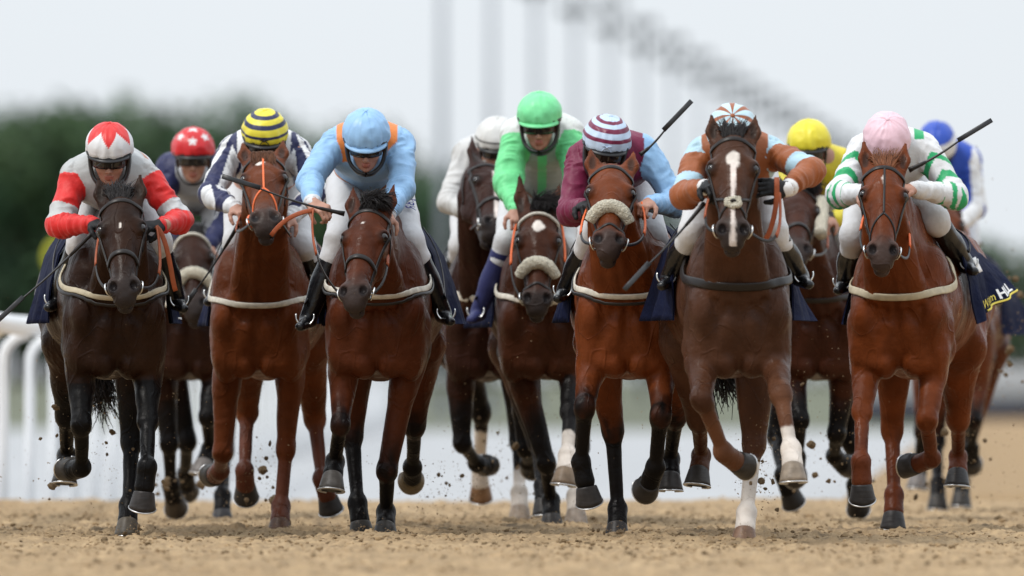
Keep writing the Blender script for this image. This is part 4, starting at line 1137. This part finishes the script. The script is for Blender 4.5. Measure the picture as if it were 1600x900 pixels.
# 5 dark brown with a blaze, brown and light blue silks
if want(5):
    H = build_horse('dark brown horse with long white blaze, sheepskin pad on nose and two white socks', 1155, 51.6, 1118, (1146, 208), (1145, 378),
        [[((1097, 622), -1), ((1131, 706), 1), ((1156, 727), 1, )], [((1219, 612), -1), ((1236, 702), -1), ((1239, 738), -1)],
         [((1092, 655), 1), ((1096, 712), 1), ((1091, 744), -1)], [((1178, 695), 1), ((1166, 802), -1), ((1163, 838), -1)]],
        BROWN, leg_dark=(.115, .048, .024), marks=[('spot', .165, 0, .045, .032), ('stripe', .19, .43, .013, .006), ('stripe', .43, .60, .009, .015), (1, 1.62), (3, 1.25)],
        hoofs=((.05, .045, .04), (.30, .24, .18), (.05, .045, .04), (.25, .15, .10)), black_from=(1.35, 1.1, 9, 9), tail=(1146, 612), belly_col=(.060, .029, .018), ears=(.95, .95), cloth=(0, 0))
    bridle(H, puff=True, noseband=None, ring=True)
    girth_strap(H, 1.17, 1.33, 'leather', .042)
    saddle_cloth(H, flare=(.10, .22))
    def silk(L):
        c = base(L, (.45, .62, .70)); a = L['arm']; c[a] = BRN
        c[a & (L['s'] > .62) & (L['s'] < .95)] = (.40, .58, .68); c[a & (L['s'] < .18)] = (.40, .58, .68)
        c[~a & (np.abs(L['x']) > .085) & (np.abs(L['x']) < .15)] = BRN; return c
    def cap(a, e): return BRN if (abs(((a + 22.5) % 45) - 22.5) < 10.5 and e > 0) else (.50, .68, .76)
    J = build_jockey('jockey in brown and light blue silks crouched over the white-blazed horse', 51.6, (1144, 205), 52, [(1092, 243), (1205, 238)], [(1070, 305), (1268, 268)], [(1106, 292), (1228, 294)],
        [(1084, 362), (1208, 362)], [(1046, 432), (1250, 430)], silk, cap, glove=(True, True), curl=(75, 28), handdir=(None, V(-1, -.35, .05)), handn=(None, V(0, -.9, .35)), spread=(0, .10), cuff=(.7, .7, .7), fore_sgn=(-1, -1), dh=.06)
    stirrups(H, J); reins(H, -1, J.hand[0]); reins(H, 1, J.hand[1], sag=.16)
    m = MB(); hnd = J.hand[1]; m.strap(bez(hnd + V(-.01, -.03, .07), hnd + V(.0, -.03, -.10), hnd + V(-.05, -.02, -.2), W(1197, 372, hnd[1]), 12), [V(0, -1, 0)] * 12, .024, .009); m.build('loose_rein', M['tan_rein'], H.root, H.O)
    whip('black whip pointing down left from the hand of the jockey in brown and blue', (1100, 318), (1006, 420), J.hand[0][1] - .02, J.hand[0][1] - .25)

# 1 near-black bay, red and grey silks, leftmost
if want(1):
    H = build_horse('near-black horse, leftmost of the front row, with cream breast strap', 182, 53.7, 150, (187, 305), (194, 466),
        [[((127, 662), -1), ((128, 730), 1), ((110, 736), 1)], [((231, 655), -1), ((230, 730), -1), ((224, 780), -1, 20)],
         [((104, 650), 1), ((104, 712), 1), ((101, 742), -1)], [((206, 690), 1), ((201, 790), -1), ((199, 824), -1)]],
        DARK, leg_dark=(.005, .0045, .0045), black_from=.55, tail=(165, 632), belly_col=(.045, .018, .008), ears=(1.05, 1.05), forelock='up', marks=[('spot', .20, .0, .018, .006)], hoofs=((.05, .045, .04), (.045, .04, .038), (.05, .045, .04), (.12, .10, .075)))
    bridle(H, noseband=.35); girth_strap(H, 1.14, 1.36, 'cream_strap', .028, extra='leather'); saddle_cloth(H, flare=(.06, .10))
    text_on(H.clothS, 'HILL', .35, .97, (.45, 0), (0, -.09), 'white_text', H.cloth, H.O, off=-.008, shear=.2)
    def silk(L):
        c = base(L, (.42, .43, .43)); a = L['arm']; c[a] = RED
        c[a & (L['s'] > .66) & (L['s'] < .98)] = (.46, .47, .47); c[a & (L['s'] < .12)] = (.42, .43, .43); return c
    def cap(a, e):
        return RED if e > 14 + 36 * abs(((a + 30) % 60) - 30) / 30.0 else (.66, .66, .67)
    J = build_jockey('jockey in red and grey silks with a red and white pointed cap', 53.7, (171, 228), 18, [(117, 272), (226, 272)], [(93, 352), (280, 345)], [(146, 350), (252, 352)],
        [(126, 378), (246, 378)], [(90, 466), (276, 468)], silk, cap, glove=(True, True), handdir=(V(.6, -.7, -.1), V(-.8, -.5, -.1)), handn=(None, V(-.1, -.6, .8)), peak='frame', dh=.05, hood=True)
    stirrups(H, J); reins(H, -1, J.hand[0]); reins(H, 1, J.hand[1], sag=.14)
    m = MB(); a = J.hand[1]; m.strap(bez(a, a + V(.06, -.03, -.05), a + V(.07, 0, -.25), a + V(.09, .03, -.30), 12), [V(0, -1, 0)] * 12, .024, .008); m.build('loose_rein', M['tan_rein'], H.root, H.O)
    whip('black whip slanting down left beside the leftmost horse', (146, 362), (27, 473), J.hand[0][1] - .03, J.hand[0][1] - .05)

# 2 chestnut bay, white and navy striped silks
if want(2):
    H = build_horse('bright bay horse with small white star and orange face strap, second from left in front', 402, 55.9, 438, (411, 240), (414, 352),
        [[((348, 706), -1), ((344, 735), 1), ((334, 745), 1)], [((447, 698), 1), ((439, 792), -1), ((437, 824), -1)],
         [((386, 645), 1), ((382, 735), -1), ((384, 768), 1, 10)], [((492, 655), 1), ((503, 748), -1), ((514, 786), 1, 5)]],
        BAY, leg_dark=(.085, .028, .016), black_from=1.3, ears=(1.1, 1.1), forelock='down', forelock_col=(.09, .035, .015), marks=[('spot', .115, -.018, .020, .024)], hoofs=((.04, .035, .03), (.10, .05, .03), (.03, .026, .024), (.03, .026, .024)), nostril=1.35, width=.93, muzzle=(.05, .04, .036))
    bridle(H, noseband=None, center='orange'); girth_strap(H, 1.12, 1.28, 'white_strap', .029); saddle_cloth(H, flare=(.12, .08))
    MB().ball(H.Hd(.44, -.075, -.09), (.02, .03, .045), H.AX, 8).build('bit_guard', M['orange'], H.root, H.O)
    def silk(L):
        c = base(L, WHT); a = L['arm']; c[a & ((np.abs(L['ang'] - 95) < 13) | (np.abs(L['ang'] - 38) < 11) | (np.abs(L['ang'] - 152) < 11) | (np.abs(L['ang'] + 20) < 12))] = NAVY; c[~a & (np.abs((np.abs(L['x']) + .015) % .11 - .055) < .018)] = NAVY
        c[a & (L['s'] > 1.9)] = WHT; return c
    def cap(a, e): return NAVY if (2 < e < 8 or 24 < e < 36 or 50 < e < 63) and not e > 70 else (.72, .62, .045)
    J = build_jockey('jockey in white and navy striped silks with a yellow and navy hooped cap', 55.9, (414, 206), 20, [(362, 236), (464, 236)], [(330, 304), (494, 300)], [(368, 326), (452, 340)],
        [(368, 378), (472, 382)], [(338, 458), (503, 452)], silk, cap, fore_sgn=(-1, -1), handdir=(V(.5, -.8, -.3), None), cuff=WHT, hood=True)
    bow(J, 'frame')
    stirrups(H, J); reins(H, -1, J.hand[0]); reins(H, 1, J.hand[1])
    whip('black whip hanging from the hand of the jockey in navy stripes', (372, 352), (300, 462), J.hand[0][1] - .02, J.hand[0][1] + .1)

# 3 bay, light blue silks
if want(3):
    H = build_horse('bay horse with black lower legs under the light blue jockey', 588, 54.0, 612, (575, 322), (549, 472),
        [[((532, 662), -1), ((523, 722), 1), ((519, 752), -1)], [((605, 733), -1), ((603, 800), 1), ((602, 830), -1)],
         [((550, 680), 1), ((559, 786), -1), ((564, 826), -1)], [((648, 665), 1), ((645, 730), 1), ((643, 752), 1)]],
        (.080, .024, .010), black_from=.95, ears=(1.1, 1.15), head_yaw=-14, forelock='side', marks=[('spot', .13, 0, .006, .005)], hoofs=((.11, .10, .09), (.05, .045, .04), (.05, .045, .04), (.14, .10, .05)))
    bridle(H, noseband=.34); girth_strap(H, 1.15, 1.33, 'white_strap', .029, extra='leather'); saddle_cloth(H, flare=(.10, .10))
    def silk(L):
        c = base(L, LBLUE); k = (~L['arm']) & (np.abs(np.abs(L['x']) - .115) < .028) & (L['z'] > -.08); c[k] = (.72, .22, .05); return c
    def cap(a, e): return tuple(np.array(LBLUE) * (.93 if (abs(a) < 16 and abs(abs(a) - 15) < 1.5) or abs(abs(a) - 48) < 1.5 else 1.0))
    J = build_jockey('jockey in light blue silks with orange braces and light blue cap, face showing', 54.0, (572, 207), 26, [(520, 226), (628, 226)], [(484, 282), (626, 296)], [(489, 318), (604, 338)],
        [(530, 372), (641, 374)], [(482, 496), (692, 488)], silk, cap, hood=True, curl=(80, 75), fore_sgn=(-1, -1), handdir=(V(.6, -.6, -.35), None), handn=(V(0, -.6, .75), None), cuff=(.62, .64, .66), peak='cap', name_text=(1, 'A.J.BR', 'blue_text'), dh=-.02)
    stirrups(H, J); reins(H, -1, J.hand[0], sag=.05); reins(H, 1, J.hand[1])
    a = J.hand[0]; MB().strap(bez(a, a + V(-.06, 0, -.01), a + V(-.14, .03, -.03), W(424, 368, a[1] + .05), 14), [V(0, -1, .2)] * 14, .022, .008).build('loose_rein', M['tan_rein'], H.root, H.O)
    whip('black whip held level in the bare hand of the jockey in light blue', (538, 334), (394, 290), J.hand[0][1] - .05, J.hand[0][1] - .12)

# 4 bright bay, maroon and light blue silks
if want(4):
    H = build_horse('bright bay horse with thick cream sheepskin noseband and black lower legs', 980, 53.0, 990, (956, 256), (951, 388),
        [[((914, 634), -1), ((908, 722), 1), ((918, 772), -1, 25)], [((1032, 648), -1), ((1024, 730), 1), ((1012, 762), 1)],
         [((958, 672), 1), ((965, 796), -1), ((964, 830), -1)], [((1056, 650), 1), ((1047, 718), 1), ((1047, 752), -1)]],
        (.150, .042, .013), black_from=.95, ears=(1.0, 1.0), forelock=None, marks=[], hoofs=((.045, .04, .038),) * 4, nostril=1.2, head_yaw=0)
    bridle(H, sheepskin=True, noseband=None, extra_low=True); girth_strap(H, 1.14, 1.32, 'white_strap', .029, extra='leather'); saddle_cloth(H, flare=(.08, .08))
    def silk(L):
        c = base(L, MAROON); c[L['right']] = LBLUE; c[(~L['arm']) & (L['x'] > .15) & (L['z'] < .02)] = LBLUE; return c
    def cap(a, e): return MAROON if (8 < e < 19 or 32 < e < 43 or 56 < e < 66) else (.48, .60, .76)
    J = build_jockey('jockey in maroon silks with one light blue sleeve and a maroon and blue hooped cap', 53.0, (948, 217), 18, [(906, 250), (1008, 236)], [(892, 332), (1056, 318)], [(914, 322), (1014, 318)],
        [(926, 368), (1020, 368)], [(884, 452), (1066, 440)], silk, cap, roll=-8, boot='boot', glove=(True, False), peak='frame', breech='breeches', hood=True)
    bow(J, 'blue_tape')
    stirrups(H, J); reins(H, -1, J.hand[0], grip='orange'); reins(H, 1, J.hand[1], grip='orange')
    whip('black whip sticking up right behind the jockey in maroon', (1000, 242), (1046, 194), J.hand[1][1] + .1, J.hand[1][1] + .1)

# 6 chestnut, white and green silks, pink cap
if want(6):
    H = build_horse('chestnut horse on the right of the front row with cream breast strap', 1404, 54.6, 1462, (1382, 254), (1379, 408),
        [[((1347, 640), -1), ((1345, 722), -1), ((1347, 768), -1, 28)], [((1448, 655), -1), ((1456, 716), 1), ((1426, 728), 1)],
         [((1394, 672), 1), ((1397, 774), -1), ((1396, 812), -1)], [((1497, 655), 1), ((1497, 714), 1), ((1496, 746), -1)]],
        (.145, .040, .012), leg_dark=(.10, .027, .011), black_from=1.4, ears=(1.15, 1.15), forelock='up', forelock_col=(.14, .05, .02), marks=[('spot', .125, -.002, .030, .009)], hoofs=((.045, .042, .042),) * 4, width=.99, muzzle=(.05, .038, .034))
    bridle(H, noseband=None, center='leather', extra_low=False); girth_strap(H, 1.15, 1.34, 'cream_strap', .038); saddle_cloth(H, flare=(.08, .27), lift=(0, .32), zb=1.04, a1=1.0)
    text_on(H.clothS, 'William', .30, .965, (.28, 0), (0, -.075), 'yellow_text', H.cloth, H.O, off=-.009, shear=.35, bold=.0)
    text_on(H.clothS, 'HILL', .60, .965, (.27, 0), (0, -.09), 'white_text', H.cloth, H.O, off=-.009, shear=.2, bold=.03)
    m = MB(); 
    for u in np.linspace(.32, .92, 20): pass
    MB().strap([H.clothS(u, .99) + V(.006, -.006, .004) for u in np.linspace(.32, .92, 20)], [V(.7, -.6, .3)] * 20, .010, .004).build('underline', M['yellow_text'], H.cloth, H.O)
    MB().strap([H.clothS(.45, v) + V(.008, -.008, 0) for v in np.linspace(.52, .66, 6)], [V(.7, -.6, .3)] * 6, .03, .004).build('white_flash', M['white_text'], H.cloth, H.O)
    def silk(L):
        c = base(L, WHT); a = L['arm']; g = (.02, .36, .13); w = np.abs(((L['ang'] + 360) % 90) - 45) / 45.0
        q = (L['s'] * 2.6 + w * .55) % 1.0; c[a & (q < .40) & (L['s'] > .2) & (L['s'] < 1.45)] = g; c[~a & (L['z'] > .05) & (L['x'] > .10)] = g; return c
    def cap(a, e): return (.74, .50, .56)
    J = build_jockey('jockey in white silks with green chevron sleeves and a plain pink cap', 54.6, (1386, 214), 42, [(1345, 238), (1444, 232)], [(1312, 304), (1492, 306)], [(1352, 302), (1428, 296)],
        [(1334, 368), (1462, 344)], [(1320, 440), (1508, 410)], silk, cap, fore_sgn=(-1, -1), handdir=(None, V(-.85, -.5, .1)), handn=(None, V(-.1, -.4, .9)), peak='cap', hips=(.72, None))
    stirrups(H, J); reins(H, -1, J.hand[0], grip='orange'); reins(H, 1, J.hand[1], grip='orange', sag=.2)
    whip('black whip pointing up right from the hand of the jockey in the pink cap', (1420, 266), (1508, 213), J.hand[1][1] - .03, J.hand[1][1] - .03, r=.0085)

# 7 green silks
if want(7):
    H = build_horse('dark bay horse with round white star and sheepskin noseband under the green jockey', 852, 57.3, 850, (842, 325), (839, 484),
        [[((853, 722), -1), ((861, 782), 1), ((862, 816), -1)], [((890, 640), -1), ((887, 712), -1), ((882, 744), -1)],
         [((840, 690), 1), ((848, 760), -1), ((850, 792), -1)], [((905, 700), 1), ((900, 775), -1), ((900, 808), -1)]],
        (.055, .020, .010), black_from=.6, ears=(1.5, 1.2), marks=[('spot', .125, 0, .032, .030), (1, 1.55), (3, 1.7)], hoofs=((.04, .036, .034), (.25, .18, .12), (.04, .036, .034), (.4, .33, .27)), forelock='side', h=.0095)
    bridle(H, sheepskin=True, noseband=None, extra_low=True, brow='beads'); girth_strap(H, 1.15, 1.30, 'white_strap', .029); saddle_cloth(H, flare=(.16, .1))
    G = (.16, .66, .27)
    def silk(L):
        c = base(L, (.36, .40, .37)); a = L['arm']; c[a] = G; c[a & (L['s'] < .25)] = G; c[~a & (L['z'] > -.02) & (np.abs(L['x']) > .08)] = (.66, .68, .66); c[a & (L['s'] < .12)] = (.66, .68, .66); c[~a & (np.abs(L['x']) < .02)] = G; return c
    def cap(a, e): return (.19, .72, .32)
    J = build_jockey('jockey in pale green silks and plain pale green cap, goggles and face showing', 57.3, (843, 178), 14, [(806, 212), (888, 210)], [(794, 286), (905, 280)], [(806, 330), (880, 322)],
        [(792, 376), (880, 384)], [(748, 486), (905, 470)], silk, cap, hood=True, peak='cap', sleeve=1.05, yaw=-4, hips=(.70, None), dh=-.02, boot='gaiter')
    stirrups(H, J); reins(H, -1, J.hand[0], grip='orange'); reins(H, 1, J.hand[1], grip='orange')

# 8 white silks
if want(8):
    H = build_horse('dark bay horse with white face turned to the right, under the jockey all in white', 765, 59.2, 762, (770, 256), (777, 364),
        [[((722, 692), -1), ((745, 724), 1), ((758, 730), 1)], [((822, 700), -1), ((826, 722), 1), ((830, 735), 1)],
         [((752, 645), 1), ((750, 730), 1), ((751, 768), 1, 10)], [((812, 690), 1), ((811, 770), -1), ((812, 802), -1)]],
        (.032, .013, .009), black_from=.6, ears=(1.5, .9), head_yaw=22, marks=[('stripe', .1, .5, .022, .02), (2, 1.3), (3, 1.6)], hoofs=((.02, .018, .018), (.02, .018, .018), (.25, .13, .06), (.4, .32, .25)), forelock=None, h=.010)
    bridle(H, noseband=.34); girth_strap(H, 1.18, 1.34, 'white_strap', .045); saddle_cloth(H, mt='black_cloth', flare=(.34, .1))
    def silk(L): return base(L, (.55, .55, .54))
    def cap(a, e): return (.62, .62, .60) if not (3 < e < 9) else (.05, .05, .05)
    J = build_jockey('jockey all in plain white silks and white cap, half hidden', 59.2, (777, 216), 18, [(727, 246), (800, 246)], [(704, 316), (812, 315)], [(738, 334), (792, 340)],
        [(722, 384), (800, 384)], [(702, 440), (810, 450)], silk, cap, h=.008, glove=(True, True), hips=(.70, None))
    stirrups(H, J); reins(H, -1, J.hand[0]); reins(H, 1, J.hand[1])

# 9 red cap with stars
if want(9):
    H = build_horse('dark bay horse with sheepskin noseband behind and between the two leftmost horses', 296, 60.2, 300, (298, 360), (304, 488),
        [[((264, 690), -1), ((267, 758), 1), ((273, 788), 1, 20)], [((325, 650), -1), ((328, 702), 1), ((317, 730), -1)],
         [((292, 690), 1), ((290, 740), 1), ((292, 765), 1)], [((350, 705), 1), ((348, 775), -1), ((347, 808), -1)]],
        (.032, .014, .009), black_from=.6, ears=(0, 0), forelock='up', marks=[], hoofs=((.07, .055, .04), (.22, .2, .19), (.03, .026, .024), (.06, .06, .065)), h=.010)
    bridle(H, sheepskin=True, noseband=None, brow='beads'); saddle_cloth(H)
    girth_strap(H, 1.15, 1.3, 'white_strap', .029)
    def silk(L):
        c = base(L, NAVY); c[~L['arm'] & (np.abs(L['x']) < .09)] = (.45, .47, .50); c[L['arm'] & (np.abs((L['ang']) % 90 - 45) < 16) & (L['s'] > .6)] = WHT; return c
    st_ = [(0, 28), (-48, 38), (48, 38), (-96, 28), (96, 28), (0, 72), (180, 30)]
    def cap(a, e):
        for (a0, e0) in st_:
            dx = ((a - a0 + 180) % 360 - 180) * math.cos(R(e0)); dy = e - e0; r = math.hypot(dx, dy)
            if r < 15:
                q = math.atan2(dx, dy); k = abs(((q / (2 * math.pi / 5)) % 1) - .5) * 2
                if r < 6 + 8 * k ** 1.3: return (.72, .72, .72)
        return (.55, .015, .02)
    J = build_jockey('jockey in navy and white with a red cap bearing white stars', 60.2, (302, 232), 8, [(262, 264), (342, 264)], [(254, 334), (356, 334)], [(288, 372), (326, 386)],
        [(276, 400), (340, 400)], [(262, 470), (352, 470)], silk, cap, h=.0065, hips=(.70, None), peak='frame', skin=(.38, .20, .14), dh=-.05)
    stirrups(H, J); reins(H, -1, J.hand[0]); reins(H, 1, J.hand[1])

# 10 yellow
if want(10):
    H = build_horse('dark bay horse with sheepskin cheekpieces between the blaze horse and the chestnut', 1276, 59.0, 1290, (1248, 292), (1246, 400),
        [[((1250, 655), -1), ((1246, 715), 1), ((1243, 742), 1)], [((1307, 676), -1), ((1304, 712), 1), ((1319, 728), 1)],
         [((1214, 682), 1), ((1223, 742), -1), ((1236, 776), 1, 10)], [((1330, 690), 1), ((1336, 758), 1), ((1340, 788), 1, 15)]],
        (.050, .018, .010), black_from=.7, ears=(1, 1), forelock='side', hoofs=((.03, .026, .024),) * 4, h=.010, width=.92)
    bridle(H, cheek_sheep=True, noseband=.36); saddle_cloth(H, flare=(.1, .2), mt='navy_cloth')
    girth_strap(H, 1.17, 1.32, 'leather', .03)
    def silk(L):
        c = base(L, (.62, .52, .035)); m = L['arm'] & (L['s'] > .75) & (vnoise(L['x'] * 16, L['y'] * 5, L['z'] * 16, 4) > .08); c[m] = (.015, .015, .015); return c
    def cap(a, e): return (.74, .64, .04)
    J = build_jockey('jockey in yellow silks with black spotted lower sleeves and a yellow cap', 59.0, (1264, 220), 12, [(1238, 252), (1312, 258)], [(1228, 320), (1338, 334)], [(1252, 346), (1298, 344)],
        [(1240, 392), (1322, 382)], [(1228, 460), (1334, 450)], silk, cap, h=.008, hips=(.70, None), peak='frame', yaw=-5)
    stirrups(H, J); reins(H, -1, J.hand[0]); reins(H, 1, J.hand[1])

# 11 royal blue and white
if want(11):
    H = build_horse('bay horse mostly hidden behind the chestnut at the far right', 1486, 65.0, 1505, (1476, 312), (1476, 430),
        [[((1441, 672), -1), ((1437, 724), 1), ((1434, 752), -1)], [((1521, 655), -1), ((1518, 700), 1), ((1518, 724), 1)],
         [((1463, 690), 1), ((1465, 755), -1), ((1465, 784), -1)], [((1508, 700), 1), ((1503, 752), -1), ((1502, 780), -1)]],
        (.12, .038, .016), black_from=.9, hoofs=((.22, .2, .19), (.04, .036, .034), (.05, .045, .04), (.05, .045, .04)), h=.011)
    bridle(H); saddle_cloth(H, flare=(.2, .30)); girth_strap(H, 1.15, 1.3, 'cream_strap', .036)
    BL = (.02, .07, .42)
    def silk(L):
        c = base(L, BL); c[L['arm'] & (np.abs((L['ang'] + 20) % 180 - 90) < 26)] = WHT; return c
    def cap(a, e): return BL if e > 35 else WHT
    J = build_jockey('jockey in royal blue and white silks, half hidden at the far right', 65.0, (1464, 222), 40, [(1445, 250), (1515, 250)], [(1440, 318), (1524, 324)], [(1462, 350), (1500, 352)],
        [(1450, 388), (1512, 386)], [(1446, 455), (1530, 455)], silk, cap, h=.009, roll=0)
    stirrups(H, J); reins(H, -1, J.hand[0]); reins(H, 1, J.hand[1])

# ------------------------------------------------------------------ sand thrown up by the hooves
npr = np.random.RandomState(5); rng = random.Random(5)
CM = []
for i in range(6):
    m = MB().ball((0, 0, 0), 1.0, n=7); v = np.array(m.v)
    k = 1 + .35 * vnoise(v[:, 0] * 1.6 + i * 9, v[:, 1] * 1.6, v[:, 2] * 1.6, i) + .22 * vnoise(v[:, 0] * 4, v[:, 1] * 4 + i, v[:, 2] * 4, i + 9)
    me = bpy.data.meshes.new('sand_clod'); me.from_pydata((v * k[:, None] * np.array([1, .75 + .06 * i, .8])).tolist(), [], m.f); me.materials.append(M['clod']); CM.append(me)
CL = [(140, 700, 45, 55, 16, 54.5, 'under the leftmost horse'), (262, 770, 30, 28, 14, 59.5, 'under the horse behind the leftmost'), (415, 750, 18, 40, 14, 57, 'between the legs of the bright bay on the left'),
      (690, 770, 30, 30, 8, 57, 'right of the light blue jockey'), (790, 735, 30, 40, 14, 59, 'under the horse of the green jockey'), (1184, 740, 14, 42, 16, 53, 'beside the white leg of the blazed horse'),
      (1285, 690, 45, 60, 16, 57, 'left of the chestnut horse'), (1450, 760, 55, 28, 16, 60, 'under the chestnut horse'), (1572, 520, 26, 70, 18, 61, 'in the air at the far right edge'), (1530, 660, 40, 50, 8, 59, 'behind the chestnut horse'),
      (205, 832, 20, 8, 10, 54.2, 'at the hooves of the leftmost horse'), (440, 826, 18, 7, 9, 56.3, 'at the hooves of the bright bay on the left'), (585, 834, 30, 7, 10, 54.3, 'at the hooves under the light blue jockey'), (960, 836, 22, 8, 10, 53.6, 'at the hooves of the bay with the sheepskin noseband'), (1165, 842, 20, 8, 11, 52.4, 'at the white hind foot of the blazed horse'), (862, 820, 24, 7, 9, 57.2, 'at the hooves under the green jockey')]
for (px, py, sx, sy, n, d, wh) in CL:
    for _ in range(n):
        x, y = rng.gauss(px, sx), rng.gauss(py, sy); dd = d + rng.uniform(-.8, .8); p = W(x, y, dd)
        if p[2] < .012: continue
        r = rng.choice((.005, .006, .006, .007, .008, .009, .011, .013, .018, .024))
        o = bpy.data.objects.new('sand_clod', rng.choice(CM)); COL.objects.link(o); o.location = p; o.scale = (r * rng.uniform(.8, 1.3), r, r * rng.uniform(.7, 1.3)); o.rotation_euler = (rng.uniform(0, 6), rng.uniform(0, 6), rng.uniform(0, 6))
        tag(o, 'small clod of brown sand flying ' + wh, 'clod', 'clods of sand flying ' + wh)
m = MB()
for (px, py, sx, sy, n, d, wh) in CL + [(600, 700, 330, 60, 0, 56, ''), (1200, 650, 250, 90, 0, 56, '')]:
    for _ in range(330):
        x, y = rng.gauss(px, sx * 1.6), rng.gauss(py, sy * 1.3); p = W(x, y, d + rng.uniform(-1, 1))
        if p[2] < .02: continue
        r = rng.uniform(.0014, .0045); q = [p + V(rng.uniform(-1, 1), rng.uniform(-1, 1), rng.uniform(-1, 1)) * r * 1.4 for _ in range(4)]
        m.add(q, [(0, 1, 2), (0, 3, 1), (1, 3, 2), (0, 2, 3)])
tag(m.build('sand_spray', M['clod'], smooth=False), 'fine spray of sand grains thrown up by the hooves', 'sand spray', kind='stuff')
